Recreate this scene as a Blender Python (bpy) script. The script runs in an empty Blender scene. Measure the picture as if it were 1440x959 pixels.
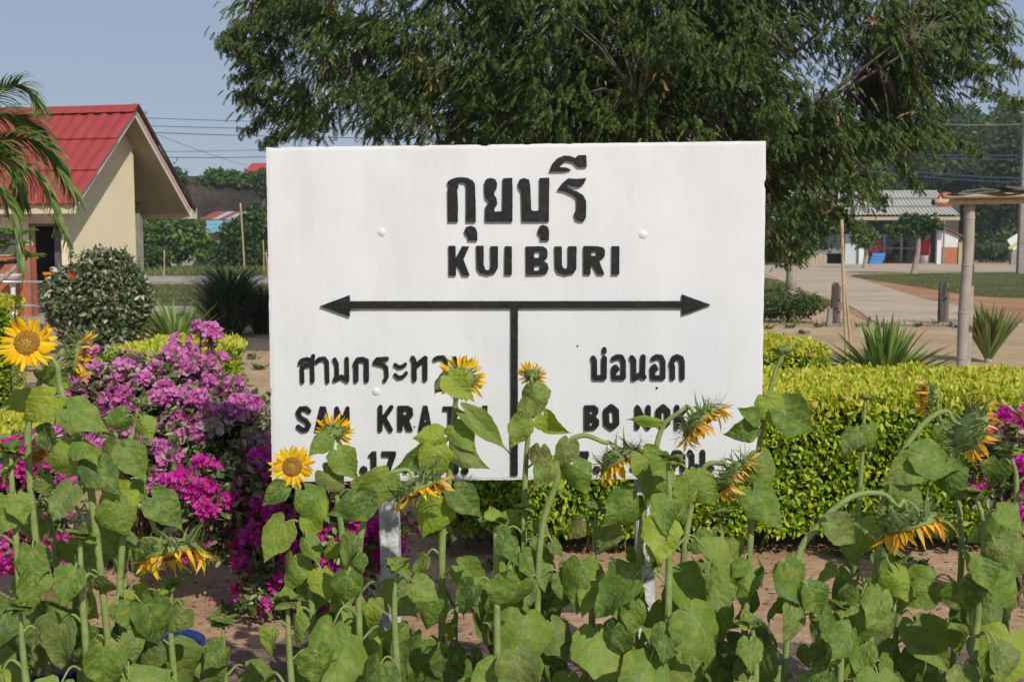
import bpy, bmesh, math, random
import numpy as np
from mathutils import Vector, Matrix, noise as mnoise
R=math.radians
random.seed(7); rng=np.random.default_rng(11)
scene=bpy.context.scene
# ---------------------------------------------------------------- camera
F=1560.0; TH=math.atan(137.5/F); H=1.7
cd=bpy.data.cameras.new('camera'); cam=bpy.data.objects.new('camera',cd); scene.collection.objects.link(cam)
cam.location=(0,0,H); cam.rotation_euler=(R(90)-TH,0,0)
cd.sensor_width=36; cd.lens=36*F/1440; cd.clip_end=3000; cd.clip_start=.05
cd.dof.use_dof=True; cd.dof.focus_distance=3.9; cd.dof.aperture_fstop=9.0
scene.camera=cam
# ---------------------------------------------------------------- world, sun, exposure
SD=Vector((.33,-.67,.62)).normalized()          # towards the sun: right, behind the camera
w=bpy.data.worlds.new('World'); scene.world=w; w.use_nodes=True
nt=w.node_tree; bg=nt.nodes['Background']
sky=nt.nodes.new('ShaderNodeTexSky'); sky.sky_type='NISHITA'; sky.sun_disc=False
sky.sun_elevation=math.asin(SD.z); sky.sun_rotation=math.atan2(SD.x,SD.y)
sky.air_density=1.0; sky.dust_density=.7; sky.ozone_density=1.5; sky.altitude=0
hz=nt.nodes.new('ShaderNodeMixRGB'); hz.inputs[0].default_value=.75; hz.inputs[2].default_value=(2.62,3.06,4.10,1)   # even tropical haze over the clear sky
nt.links.new(sky.outputs[0],hz.inputs[1]); nt.links.new(hz.outputs[0],bg.inputs[0]); bg.inputs[1].default_value=.12
sl=bpy.data.lights.new('sun','SUN'); sl.energy=3.75; sl.angle=R(.6); sl.color=(1,.95,.86)
so=bpy.data.objects.new('sun',sl); scene.collection.objects.link(so); so.rotation_euler=SD.to_track_quat('Z','Y').to_euler()
scene.view_settings.view_transform='Standard'; scene.view_settings.look='None'
scene.view_settings.exposure=0.0; scene.view_settings.gamma=1.0; scene.view_settings.use_curve_mapping=False
scene.cycles.max_bounces=6; scene.cycles.transparent_max_bounces=4
# ---------------------------------------------------------------- picture <-> place
def ray(px,py):
    u=(px-720)/F; v=(479.5-py)/F
    return Vector((u, math.cos(TH)+v*math.sin(TH), -math.sin(TH)+v*math.cos(TH)))
def W(px,py,Y): d=ray(px,py); return Vector((0,0,H))+d*(Y/d.y)
def G(px,py,z=0): d=ray(px,py); return Vector((0,0,H))+d*((z-H)/d.z)
# ---------------------------------------------------------------- object helpers
C=scene.collection; PW={}
def props(o,label=None,cat=None,group=None,kind=None):
    if label: o['label']=label
    if cat: o['category']=cat
    if group: o['group']=group
    if kind: o['kind']=kind
    return o
def thing(name,label,cat,loc,group=None):
    o=bpy.data.objects.new(name,None); C.objects.link(o); o.empty_display_size=.1
    o.location=loc; PW[o.name]=Matrix.Translation(Vector(loc)); props(o,label,cat,group); return o
def setw(o,parent,M):
    if parent is not None:
        o.parent=parent; o.matrix_local=PW[parent.name].inverted()@M
    else: o.matrix_world=M
    PW[o.name]=M; return o
def inst(name,mesh,parent,M):
    o=bpy.data.objects.new(name,mesh); C.objects.link(o); return setw(o,parent,M)
class MB:
    def __init__(s): s.v=[]; s.f=[]; s.uv=None
    def add(s,vs,fs):
        n=len(s.v); s.v+= [tuple(a) for a in vs]; s.f+=[tuple(i+n for i in q) for q in fs]; return s
    def box(s,c,d,M=None):
        x,y,z=[a/2 for a in d]; vs=[Vector((i*x,j*y,k*z)) for i in(-1,1) for j in(-1,1) for k in(-1,1)]
        if M is not None: vs=[M@a for a in vs]
        vs=[a+Vector(c) for a in vs]
        return s.add(vs,[(0,1,3,2),(4,6,7,5),(0,4,5,1),(2,3,7,6),(0,2,6,4),(1,5,7,3)])
    def bb(s,a,b): return s.box([(a[i]+b[i])/2 for i in range(3)],[abs(b[i]-a[i]) for i in range(3)])
    def prism(s,pts,off):            # closed polygon + offset vector
        n=len(pts); off=Vector(off); a=[Vector(p) for p in pts]; b=[p+off for p in a]
        return s.add(a+b,[tuple(range(n))[::-1],tuple(range(n,2*n))]+[(i,(i+1)%n,n+(i+1)%n,n+i) for i in range(n)])
    def tube(s,pts,rad,n=8,cap=True):
        pts=[Vector(p) for p in pts]; m=len(pts)
        if not hasattr(rad,'__len__'): rad=[rad]*m
        t=(pts[1]-pts[0]).normalized(); nx=t.orthogonal().normalized(); vs=[]
        for i,p in enumerate(pts):
            t=(pts[min(i+1,m-1)]-pts[max(i-1,0)]); t=t.normalized() if t.length>1e-9 else Vector((0,0,1))
            nx=(nx-t*nx.dot(t)); nx=nx.normalized() if nx.length>1e-6 else t.orthogonal().normalized()
            ny=t.cross(nx)
            for k in range(n):
                a=2*math.pi*k/n; vs.append(p+(nx*math.cos(a)+ny*math.sin(a))*rad[i])
        fs=[(i*n+k,i*n+(k+1)%n,(i+1)*n+(k+1)%n,(i+1)*n+k) for i in range(m-1) for k in range(n)]
        if cap: fs+=[tuple(range(n))[::-1],tuple(range((m-1)*n,m*n))]
        return s.add(vs,fs)
    def lathe(s,prof,c,n=20,M=None):
        c=Vector(c); vs=[]
        for r,z in prof:
            for k in range(n):
                a=2*math.pi*k/n; p=Vector((r*math.cos(a),r*math.sin(a),z)); vs.append((M@p if M else p)+c)
        return s.add(vs,[(i*n+k,i*n+(k+1)%n,(i+1)*n+(k+1)%n,(i+1)*n+k) for i in range(len(prof)-1) for k in range(n)])
    def mesh(s,name,mat,smooth=False,off=(0,0,0)):
        me=bpy.data.meshes.new(name); o=Vector(off)
        me.from_pydata([Vector(a)-o for a in s.v],[],s.f)
        if s.uv is not None:
            l=me.uv_layers.new(name='UVMap'); 
            vi=np.empty(len(me.loops),dtype=np.int32); me.loops.foreach_get('vertex_index',vi)
            l.data.foreach_set('uv',np.array(s.uv,dtype=np.float32)[vi].ravel())
        if mat: me.materials.append(mat)
        if smooth: me.polygons.foreach_set('use_smooth',[True]*len(me.polygons))
        me.update(); return me
    def build(s,name,mat,parent=None,smooth=False,kind=None,bevel=0,seg=2):
        off=PW[parent.name].translation if parent is not None else Vector((0,0,0))
        me=s.mesh(name,mat,smooth,off)
        if bevel:
            bm=bmesh.new(); bm.from_mesh(me)
            bmesh.ops.bevel(bm,geom=bm.edges[:],offset=bevel,segments=seg,affect='EDGES',clamp_overlap=True)
            bm.to_mesh(me); bm.free()
        o=bpy.data.objects.new(name,me); C.objects.link(o)
        setw(o,parent,Matrix.Translation(off)); props(o,kind=kind); return o
def spline(P,n=6):
    P=[Vector(p) for p in P]; Q=[P[0]*2-P[1]]+P+[P[-1]*2-P[-2]]; out=[]
    for i in range(1,len(Q)-2):
        a,b,c,d=Q[i-1:i+3]
        for k in range(n):
            t=k/n; out.append(.5*((2*b)+(c-a)*t+(2*a-5*b+4*c-d)*t*t+(3*b-a-3*c+d)*t**3))
    out.append(P[-1]); return out
# ---------------------------------------------------------------- scatter (numpy)
def nrm(a): return a/np.maximum(np.linalg.norm(a,axis=-1,keepdims=True),1e-9)
def frames(pos,tip,nor,sc):
    """columns: X=side, Y=tip, Z=normal, scaled"""
    pos,tip,nor=map(lambda a:np.asarray(a,float),(pos,tip,nor)); y=nrm(tip); x=nrm(np.cross(y,nor)); z=np.cross(x,y)
    sc=np.asarray(sc,float).reshape(-1,1) if np.ndim(sc)else np.full((len(pos),1),sc)
    M=np.zeros((len(pos),4,4)); M[:,:3,0]=x*sc; M[:,:3,1]=y*sc; M[:,:3,2]=z*sc; M[:,:3,3]=pos; M[:,3,3]=1
    return M
def batch_mesh(name,tv,tf,Ms,mat,off,smooth=False):
    tv=np.asarray(tv,float); k=len(tv); N=len(Ms)
    v=np.einsum('nij,kj->nki',Ms[:,:3,:3],tv)+Ms[:,None,:3,3]-np.asarray(off)
    me=bpy.data.meshes.new(name); fl=[len(q) for q in tf]; L=sum(fl); flat=np.array([i for q in tf for i in q])
    me.vertices.add(N*k); me.vertices.foreach_set('co',v.astype(np.float32).ravel())
    me.loops.add(N*L); me.loops.foreach_set('vertex_index',(flat[None,:]+np.arange(N)[:,None]*k).astype(np.int32).ravel())
    st=np.concatenate([[0],np.cumsum(fl)[:-1]])
    me.polygons.add(N*len(tf)); me.polygons.foreach_set('loop_start',(st[None,:]+np.arange(N)[:,None]*L).astype(np.int32).ravel())
    me.update(calc_edges=True); me.materials.append(mat)
    if smooth: me.polygons.foreach_set('use_smooth',[True]*(N*len(tf)))
    me.validate(); return me
def scatter(part,tmpl,Ms,mat,parent,ind=0,score=None,rest=None):
    tv,tf=tmpl; off=PW[parent.name].translation
    if ind:
        if score is None:
            p=Ms[:,:3,3]; d=np.linalg.norm(p-np.array([0,0,H]),axis=1)
            y=p[:,1]; u=p[:,0]/y; v=(p[:,2]-H)/y
            inside=(abs(u)<.455)&(v<.21)&(v>-.39)
            score=np.where(inside,0,100)+d
        o=np.argsort(score); Ms=Ms[o]; k=min(ind,len(Ms))
        me=MB().add(tv,tf).mesh(part,mat)
        for M in Ms[:k]: inst(part,me,parent,Matrix(M.tolist()))
        Ms=Ms[k:]
    if len(Ms):
        me=batch_mesh(rest or part+'_mass',tv,tf,Ms,mat,off)
        o=bpy.data.objects.new(rest or part+'_mass',me); C.objects.link(o); setw(o,parent,Matrix.Translation(off)); o['kind']='stuff'
        return o
# ---------------------------------------------------------------- materials
def N(m,t,**k):
    n=m.node_tree.nodes.new('ShaderNode'+t)
    for a,b in k.items(): setattr(n,a,b)
    return n
def base(name,rough=.6,spec=.3):
    m=bpy.data.materials.new(name); m.use_nodes=True; b=m.node_tree.nodes['Principled BSDF']
    b.inputs['Roughness'].default_value=rough; b.inputs['Specular IOR Level'].default_value=spec
    return m,b
def c4(c): return (c[0],c[1],c[2],1)
def ramp(m,stops,interp='LINEAR'):
    r=N(m,'ValToRGB'); e=r.color_ramp; e.interpolation=interp
    while len(e.elements)<len(stops): e.elements.new(.5)
    for el,(p,c) in zip(e.elements,stops): el.position=p; el.color=c4(c)
    return r
def surf(name,c1,c2=None,scale=6,rough=.7,spec=.3,bump=.0,bscale=30,detail=5,metal=0,dirt=None,dscale=1.5,damt=.5,stretch=None):
    m,b=base(name,rough,spec); L=m.node_tree.links.new; b.inputs['Metallic'].default_value=metal
    tc=N(m,'TexCoord'); src=tc.outputs['Object']
    if stretch:
        mp=N(m,'Mapping'); mp.inputs['Scale'].default_value=stretch; L(src,mp.inputs[0]); src=mp.outputs[0]
    c2=c2 or tuple(x*.8 for x in c1)
    n=N(m,'TexNoise'); n.inputs['Scale'].default_value=scale; n.inputs['Detail'].default_value=detail; L(src,n.inputs[0])
    r=ramp(m,[(.32,c2),(.68,c1)]); L(n.outputs[0],r.inputs[0]); col=r.outputs[0]
    if dirt:
        d=N(m,'TexNoise'); d.inputs['Scale'].default_value=dscale; d.inputs['Detail'].default_value=8; d.inputs['Roughness'].default_value=.65; L(src,d.inputs[0])
        rr=N(m,'MapRange'); rr.inputs[1].default_value=.52; rr.inputs[2].default_value=.75; rr.inputs[4].default_value=damt; L(d.outputs[0],rr.inputs[0])
        mx=N(m,'MixRGB'); L(rr.outputs[0],mx.inputs[0]); L(col,mx.inputs[1]); mx.inputs[2].default_value=c4(dirt); col=mx.outputs[0]
    L(col,b.inputs['Base Color'])
    if bump:
        n2=N(m,'TexNoise'); n2.inputs['Scale'].default_value=bscale; n2.inputs['Detail'].default_value=6; L(src,n2.inputs[0])
        bp=N(m,'Bump'); bp.inputs['Strength'].default_value=1; bp.inputs['Distance'].default_value=bump; L(n2.outputs[0],bp.inputs['Height']); L(bp.outputs[0],b.inputs['Normal'])
    return m
def foliage(name,cols,trans=.3,rough=.5,spec=.3,mott=0,mcol=None,mscale=30):
    """each leaf takes its own colour from a ramp"""
    m,b=base(name,rough,spec); L=m.node_tree.links.new
    g=N(m,'NewGeometry'); oi=N(m,'ObjectInfo'); a=N(m,'Math',operation='ADD'); L(g.outputs['Random Per Island'],a.inputs[0]); L(oi.outputs['Random'],a.inputs[1])
    fr=N(m,'Math',operation='FRACT'); L(a.outputs[0],fr.inputs[0])
    k=len(cols); r=ramp(m,[((i+.5)/k,c) for i,c in enumerate(cols)]); L(fr.outputs[0],r.inputs[0]); col=r.outputs[0]
    if mott:
        tc=N(m,'TexCoord'); n=N(m,'TexNoise'); n.inputs['Scale'].default_value=mscale; n.inputs['Detail'].default_value=4; L(tc.outputs['Object'],n.inputs[0])
        rr=N(m,'MapRange'); rr.inputs[1].default_value=.45; rr.inputs[2].default_value=.7; rr.inputs[4].default_value=mott; L(n.outputs[0],rr.inputs[0])
        mx=N(m,'MixRGB'); L(rr.outputs[0],mx.inputs[0]); L(col,mx.inputs[1]); mx.inputs[2].default_value=c4(mcol); col=mx.outputs[0]
    L(col,b.inputs['Base Color'])
    t=N(m,'BsdfTranslucent'); hs=N(m,'HueSaturation'); hs.inputs['Saturation'].default_value=1.15; hs.inputs['Value'].default_value=1.2; L(col,hs.inputs['Color']); L(hs.outputs[0],t.inputs[0])
    ms=N(m,'MixShader'); ms.inputs[0].default_value=trans; L(b.outputs[0],ms.inputs[1]); L(t.outputs[0],ms.inputs[2])
    L(ms.outputs[0],m.node_tree.nodes['Material Output'].inputs[0]); return m
# templates: base at origin, tip +Y, normal +Z
LEAF=([(0,0,0),(-.24,.35,.06),(.24,.35,.06),(0,.45,-.02),(-.16,.75,.02),(.16,.75,.02),(0,1,-.1)],[(0,3,1),(0,2,3),(1,3,6,4),(3,2,5,6)])
QLEAF=([(0,0,0),(-.25,.45,.05),(0,1,-.05),(.25,.45,.05)],[(0,3,2,1)])
BLADE=([(-.03,0,0),(.03,0,0),(-.028,.4,.02),(.028,.4,.02),(-.018,.75,-.02),(.018,.75,-.02),(0,1,-.12)],[(0,1,3,2),(2,3,5,4),(4,5,6)])
def wob(n,s): return rng.normal(0,s,(n,3))
# ================================================================ ground
def ground_mat(name,stops,sc=.6,sc2=9,bump=.008,fine=60,grit=.25):
    m,b=base(name,.95,.1); L=m.node_tree.links.new; tc=N(m,'TexCoord'); s=tc.outputs['Object']
    n=N(m,'TexNoise'); n.inputs['Scale'].default_value=sc; n.inputs['Detail'].default_value=9; n.inputs['Roughness'].default_value=.62; L(s,n.inputs[0])
    r=ramp(m,stops); L(n.outputs[0],r.inputs[0])
    n2=N(m,'TexNoise'); n2.inputs['Scale'].default_value=sc2; n2.inputs['Detail'].default_value=8; n2.inputs['Roughness'].default_value=.7; L(s,n2.inputs[0])
    v=N(m,'MapRange'); v.inputs[1].default_value=.3; v.inputs[2].default_value=.7; v.inputs[3].default_value=1-grit; v.inputs[4].default_value=1+grit; L(n2.outputs[0],v.inputs[0])
    mx=N(m,'MixRGB',blend_type='MULTIPLY'); mx.inputs[0].default_value=1; L(r.outputs[0],mx.inputs[1]); L(v.outputs[0],mx.inputs[2]); L(mx.outputs[0],b.inputs['Base Color'])
    n3=N(m,'TexNoise'); n3.inputs['Scale'].default_value=fine; n3.inputs['Detail'].default_value=6; L(s,n3.inputs[0])
    bp=N(m,'Bump'); bp.inputs['Distance'].default_value=bump; bp.inputs['Strength'].default_value=.9; L(n3.outputs[0],bp.inputs['Height'])
    bp2=N(m,'Bump'); bp2.inputs['Distance'].default_value=bump*2.5; L(n2.outputs[0],bp2.inputs['Height']); L(bp.outputs[0],bp2.inputs['Normal']); L(bp2.outputs[0],b.inputs['Normal'])
    return m
M_sand=ground_mat('sandy_soil',[(.3,(.37,.25,.15)),(.5,(.46,.325,.20)),(.7,(.52,.385,.25))])
M_bed=ground_mat('bed_soil',[(.3,(.36,.22,.13)),(.5,(.45,.29,.18)),(.7,(.52,.35,.23))],sc=1.2,sc2=14,bump=.006,fine=50,grit=.3)
M_mulch_shade=ground_mat('mulch_and_shade',[(.3,(.16,.115,.085)),(.55,(.25,.18,.135)),(.7,(.34,.25,.185))],sc=3,sc2=25,bump=.010,fine=60,grit=.4)  # mulch tone with shade mixed into the colour; also used for tub soil
M_orange=ground_mat('orange_soil',[(.3,(.30,.15,.075)),(.5,(.38,.21,.11)),(.7,(.42,.27,.16))],sc=.4)
M_conc=ground_mat('drive_concrete',[(.3,(.37,.285,.205)),(.5,(.46,.365,.27)),(.7,(.51,.42,.32))],sc=.5,sc2=5,bump=.004,grit=.12)
M_lawn=ground_mat('lawn_turf',[(.3,(.075,.11,.025)),(.5,(.13,.155,.045)),(.68,(.25,.20,.09))],sc=.5,sc2=6,bump=.05,grit=.35)
M_road=ground_mat('road_grey',[(.3,(.30,.27,.24)),(.6,(.38,.34,.30))],sc=.3,bump=.003,grit=.1)
def sheet(name,poly,z,mat,world=False):
    P=[(p if world else G(*p)) for p in poly]; P=[Vector((p[0],p[1],z)) for p in P]
    m=MB(); m.add(P,[tuple(range(len(P)))])
    o=m.build(name,mat); o['kind']='structure'
    if o.data.polygons[0].normal.z<0:
        o.data.flip_normals()
    return o
def rounded(pts,n=5):  # smooth closed outline on the ground
    P=[Vector((*G(*p)[:2],0)) for p in pts]; out=[]; m=len(P)
    for i in range(m):
        a,b,c,d=P[i-1],P[i],P[(i+1)%m],P[(i+2)%m]
        for k in range(n):
            t=k/n; out.append(.5*((2*b)+(c-a)*t+(2*a-5*b+4*c-d)*t*t+(3*b-a-3*c+d)*t**3))
    return out
sheet('ground',[(-900,-60,0),(900,-60,0),(900,1500,0),(-900,1500,0)],0,M_sand,True)
sheet('flower_bed',[(-5,1.0,0),(6.5,1.0,0),(6.5,7.8,0),(-5,7.6,0)],.004,M_bed,True)
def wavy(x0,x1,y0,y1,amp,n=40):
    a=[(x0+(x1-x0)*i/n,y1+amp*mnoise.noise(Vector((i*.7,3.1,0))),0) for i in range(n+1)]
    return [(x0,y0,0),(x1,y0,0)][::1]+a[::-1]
sheet('mulch_shade_ground',wavy(-5,6.5,1.2,4.62,.5,90),.008,M_mulch_shade,True)  # dark strip: mulch, with the sunflowers' shade painted into its colour
# far side, left: lawn, road, verge
sheet('lawn',[(-90,21.5,0),(-4.4,22.5,0),(2,26,0),(2,46,0),(-90,46,0)],.004,M_lawn,True)
sheet('road',[(-120,47.5,0),(-2,47.5,0),(8,62,0),(16,74,0),(16,84,0),(4,74,0),(-4,57,0),(-120,57,0)],.012,M_road,True)
sheet('verge_grass',[(-120,57.5,0),(-6,57.5,0),(3,78,0),(3,150,0),(-120,150,0)],.006,M_lawn,True)
# right: drive, lawn, orange soil
sheet('orange_soil_ground',rounded([(1076,431),(1180,436),(1215,450),(1260,457),(1400,456),(1560,452),(1560,418),(1380,408),(1250,392),(1150,386),(1076,396)]),.004,M_orange,True)
sheet('lawn_right',rounded([(1198,387),(1300,384.5),(1480,383),(1600,383),(1600,422),(1480,420),(1380,417),(1300,405),(1240,396)]),.012,M_lawn,True)
sheet('lawn_corner',rounded([(1040,392),(1085,392),(1130,412),(1172,425),(1165,431),(1076,432),(1040,430)]),.012,M_lawn,True)
sheet('concrete_drive',rounded([(1076,383),(1100,374),(1600,371.5),(1600,381),(1300,383),(1192,385),(1225,397),(1290,418),(1360,433),(1405,447),(1420,457),(1250,457.5),(1225,450),(1190,429),(1130,409),(1090,391)],6),.016,M_conc,True)
# tufts and blades as uncountable grass
M_grass=foliage('grass_blade',[(.06,.10,.02),(.10,.15,.03),(.17,.19,.05),(.26,.22,.09)],.25)
def grass(name,regions,parentless=True):
    ms=[]
    for (x0,x1,y0,y1,n,h,inside) in regions:
        p=np.stack([rng.uniform(x0,x1,n),rng.uniform(y0,y1,n),np.zeros(n)+.005],1)
        if inside: p=p[[inside(a,b) for a,b in p[:,:2]]]
        k=len(p); tip=np.stack([rng.normal(0,.4,k),rng.normal(0,.4,k),np.ones(k)],1)
        f=frames(p,tip,wob(k,1)+np.array([0,-1,.2]),h*rng.uniform(.5,1.3,k)); f[:,:3,0]*=2.5; ms.append(f)
    me=batch_mesh(name,BLADE[0],BLADE[1],np.concatenate(ms),M_grass,(0,0,0))
    o=bpy.data.objects.new(name,me); C.objects.link(o); PW[o.name]=Matrix.Identity(4); props(o,kind='stuff')
    return o
def inpoly(poly):
    P=[(p[0],p[1]) for p in poly]
    def f(x,y):
        c=False; j=len(P)-1
        for i in range(len(P)):
            if (P[i][1]>y)!=(P[j][1]>y) and x<(P[j][0]-P[i][0])*(y-P[i][1])/(P[j][1]-P[i][1])+P[i][0]: c=not c
            j=i
        return c
    return f
rl=inpoly(rounded([(1198,387),(1300,384.5),(1480,383),(1600,383),(1600,422),(1480,420),(1380,417),(1300,405),(1240,396)]))
lc=inpoly(rounded([(1040,392),(1085,392),(1130,412),(1172,425),(1165,431),(1076,432),(1040,430)]))
g=grass('grass',[(-16,2,21.5,46,9000,.14,None),(-25,0,58,75,5000,.3,None),(7,36,33,70,9000,.10,rl),(5,12,27,50,2500,.12,lc),(5,14,22.5,23.6,500,.12,None)])
props(g,'short patchy green grass growing on the lawns behind the flower bed','grass')
# litter and clods on the bed
M_clod=surf('clod',(.30,.19,.12),(.16,.10,.07),20,.95); M_litter=foliage('dry_litter',[(.22,.15,.09),(.32,.24,.15),(.12,.08,.05),(.40,.33,.24)],.1,.9)
n=2600; p=np.stack([rng.uniform(-3,4,n),rng.uniform(3.2,7.4,n)**1.0,np.full(n,.006)],1)
t=wob(n,1); t[:,2]*=.15
me=batch_mesh('leaf_litter',QLEAF[0],QLEAF[1],frames(p+[0,0,.006],t,wob(n,.3)+[0,0,1],rng.uniform(.012,.05,n)),M_litter,(0,0,0))
o=bpy.data.objects.new('leaf_litter',me); C.objects.link(o); PW[o.name]=Matrix.Identity(4); props(o,'dry fallen leaves and petals scattered over the brown bed soil','litter',kind='stuff')
OCT=([(1,0,0),(-.8,.1,0),(0,.9,0),(.1,-1,0),(.1,0,.7),(0,0,-.6)],[(0,2,4),(2,1,4),(1,3,4),(3,0,4),(2,0,5),(1,2,5),(3,1,5),(0,3,5)])
n=2400; p=np.stack([rng.uniform(-3,4,n),rng.uniform(3.2,12,n),np.full(n,.006)],1)
me=batch_mesh('clod',OCT[0],OCT[1],frames(p,wob(n,1),wob(n,.2)+[0,0,1],rng.gamma(2,.0035,n)),M_clod,(0,0,0))
o=bpy.data.objects.new('clod',me); C.objects.link(o); PW[o.name]=Matrix.Identity(4); props(o,'small soil clods and pebbles lying on the brown flower bed','soil clods',kind='stuff')

# ================================================================ station sign
YB=4.10                                          # front face of the board
M_white=surf('white_paint_plaster',(.735,.74,.75),(.67,.675,.69),3.5,.55,.35,bump=.0014,bscale=38,dirt=(.50,.49,.46),dscale=4.2,damt=.36,stretch=(1,1,.32))
M_postw=surf('worn_white_post',(.70,.70,.70),(.50,.50,.49),30,.85,.2,bump=.006,bscale=60,dirt=(.16,.15,.14),dscale=14,damt=.85)
M_black=surf('black_gloss_paint',(.012,.012,.013),(.007,.008,.008),18,.5,.35,bump=.002,bscale=60,dirt=(.06,.065,.06),dscale=30,damt=.4)
base_c=W(725,676,YB); sign=thing('station_sign','white painted concrete station name board with raised black letters and a double arrow','sign',(base_c.x,YB+.1,0))
def board():
    tl,tr,br,bl=W(374,207.5,YB),W(1077.5,198.5,YB),W(1070.5,672,YB),W(382.5,677.5,YB)
    nx,nz=150,100; T=.075; V={}; m=MB()
    def P(i,j):
        s=i/nx; t=j/nz; p=(bl*(1-s)+br*s)*(1-t)+(tl*(1-s)+tr*s)*t
        e=min(i,nx-i,j,nz-j)
        if e<2:
            a=mnoise.noise(Vector((i*.35,j*.35,2)))+.6*mnoise.noise(Vector((i*1.3,j*1.3,9)))
            chip=max(0,mnoise.noise(Vector((i*.16,j*.2,31)))-.28)*.03
            k=(.0018*a+chip*.7) if e==0 else (.002*a+chip*.6)
            c=(bl+tr)/2
            if j<2 or j>nz-2: p.z+=(-k if j>nz/2 else k)
            if i<2 or i>nx-2: p.x+=(-k if i>nx/2 else k)
        p.y=YB+.0012*mnoise.noise(Vector((i*.10,j*.10,5)))
        if e==0: p.y+=.002
        return p
    for j in range(nz+1):
        for i in range(nx+1): m.v.append(tuple(P(i,j)))
    id=lambda i,j:j*(nx+1)+i
    m.f+=[(id(i,j),id(i+1,j),id(i+1,j+1),id(i,j+1)) for j in range(nz) for i in range(nx)]
    ring=[id(i,0) for i in range(nx)]+[id(nx,j) for j in range(nz)]+[id(i,nz) for i in range(nx,0,-1)]+[id(0,j) for j in range(nz,0,-1)]
    n0=len(m.v); m.v+=[(m.v[r][0],YB+T,m.v[r][2]) for r in ring]; k=len(ring)
    m.f+=[(ring[i],n0+i,n0+(i+1)%k,ring[(i+1)%k]) for i in range(k)]; m.f.append(tuple(range(n0,n0+k)))
    o=m.build('board',M_white,sign,smooth=False); k=nx*nz; o.data.polygons.foreach_set('use_smooth',[i<k and 2<i%nx<nx-3 and 2<i//nx<nz-3 for i in range(len(o.data.polygons))])
board()
for (a,b,c,d) in ((534,560,541,566),(893,918,895,921)):
    # concrete posts stand behind the board
    xt0,xt1=W(a,700,YB+.12).x,W(b,700,YB+.12).x; xb0,xb1=W(c,959,YB+.12).x,W(d,959,YB+.12).x
    m=MB(); z0,z1=-.15,1.75; y0,y1=YB+.078,YB+.165; seg=14
    sl_=(xb0-xt0)/(W(0,700,YB).z-W(0,959,YB).z); zt=W(0,700,YB).z
    vs=[]
    for k in range(seg+1):
        z=z0+(z1-z0)*k/seg; dx=(zt-z)*sl_
        for (x,y) in ((xt0,y0),(xt1,y0),(xt1,y1),(xt0,y1)):
            j=.0015*mnoise.noise(Vector((k*1.7,x*9,y*9))); vs.append((x+dx+j,y+j,z))
    m.add(vs,[(k*4+i,k*4+(i+1)%4,k*4+4+(i+1)%4,k*4+4+i) for k in range(seg) for i in range(4)]+[(3,2,1,0),tuple(range(seg*4,seg*4+4))])
    po=m.build('post',M_postw,sign,bevel=.004)
    if a<600:
        for (hx,hy) in ((541,852),(551,853)):
            q=W(hx,hy,y0-.003); MB().lathe([(.0001,-.001),(.004,-.001),(.0045,.004)],q,10,Matrix.Rotation(R(90),3,'X')).build('bolt_hole',M_black,po)
# --- letters: distance field -> contour -> raised mesh
def sd_poly(P,poly):
    d=np.full(P.shape[:-1],1e18); s=np.ones(P.shape[:-1]); n=len(poly); poly=np.array(poly,float); j=n-1
    for i in range(n):
        e=poly[j]-poly[i]; w_=P-poly[i]; t=np.clip((w_@e)/(e@e+1e-12),0,1)[...,None]; b=w_-e*t
        d=np.minimum(d,(b*b).sum(-1))
        c1=P[...,1]>=poly[i,1]; c2=P[...,1]<poly[j,1]; c3=e[0]*w_[...,1]>e[1]*w_[...,0]
        flip=(c1&c2&c3)|(~c1&~c2&~c3); s=np.where(flip,-s,s); j=i
    return s*np.sqrt(d)
def sd_cap(P,pts,r):
    d=np.full(P.shape[:-1],1e9); pts=np.array(pts,float)
    for a,b in zip(pts[:-1],pts[1:]):
        e=b-a; w_=P-a; t=np.clip((w_@e)/(e@e+1e-12),0,1)[...,None]; d=np.minimum(d,np.sqrt(((w_-e*t)**2).sum(-1)))
    return d-r
def contour(X,Y,D):
    segs={}; ny,nx_=D.shape
    def ip(a,b,pa,pb): t=a/(a-b); return (pa[0]+(pb[0]-pa[0])*t,pa[1]+(pb[1]-pa[1])*t)
    for j in range(ny-1):
        for i in range(nx_-1):
            v=(D[j,i],D[j,i+1],D[j+1,i+1],D[j+1,i]); c=sum((1<<k) for k in range(4) if v[k]<0)
            if c in(0,15): continue
            ek=[('h',i,j),('v',i+1,j),('h',i,j+1),('v',i,j)]
            T={1:[(3,0)],2:[(0,1)],3:[(3,1)],4:[(1,2)],5:[(3,0),(1,2)],6:[(0,2)],7:[(3,2)],8:[(2,3)],9:[(2,0)],10:[(0,1),(2,3)],11:[(2,1)],12:[(1,3)],13:[(1,0)],14:[(0,3)]}[c]
            for a,b in T: segs[ek[a]]=ek[b]
    def pt(k):
        t,i,j=k
        if t=='h': return ip(D[j,i],D[j,i+1],(X[i],Y[j]),(X[i+1],Y[j]))
        return ip(D[j,i],D[j+1,i],(X[i],Y[j]),(X[i],Y[j+1]))
    loops=[]
    while segs:
        k0,k=segs.popitem(); L_=[k0]
        while k!=k0 and k in segs: L_.append(k); k=segs.pop(k)
        loops.append([pt(q) for q in L_])
    return loops
def simplify(P,tol):
    def dp(a):
        if len(a)<3: return a
        p,q=np.array(a[0]),np.array(a[-1]); e=q-p; l=np.hypot(*e)+1e-9; A=np.array(a)-p; d=abs(A[:,0]*e[1]-A[:,1]*e[0])/l
        i=int(d.argmax()); return dp(a[:i+1])[:-1]+dp(a[i:]) if d[i]>tol else [a[0],a[-1]]
    n=len(P)//2; return dp(P[:n+1])[:-1]+dp(P[n:]+[P[0]])[:-1]
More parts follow.
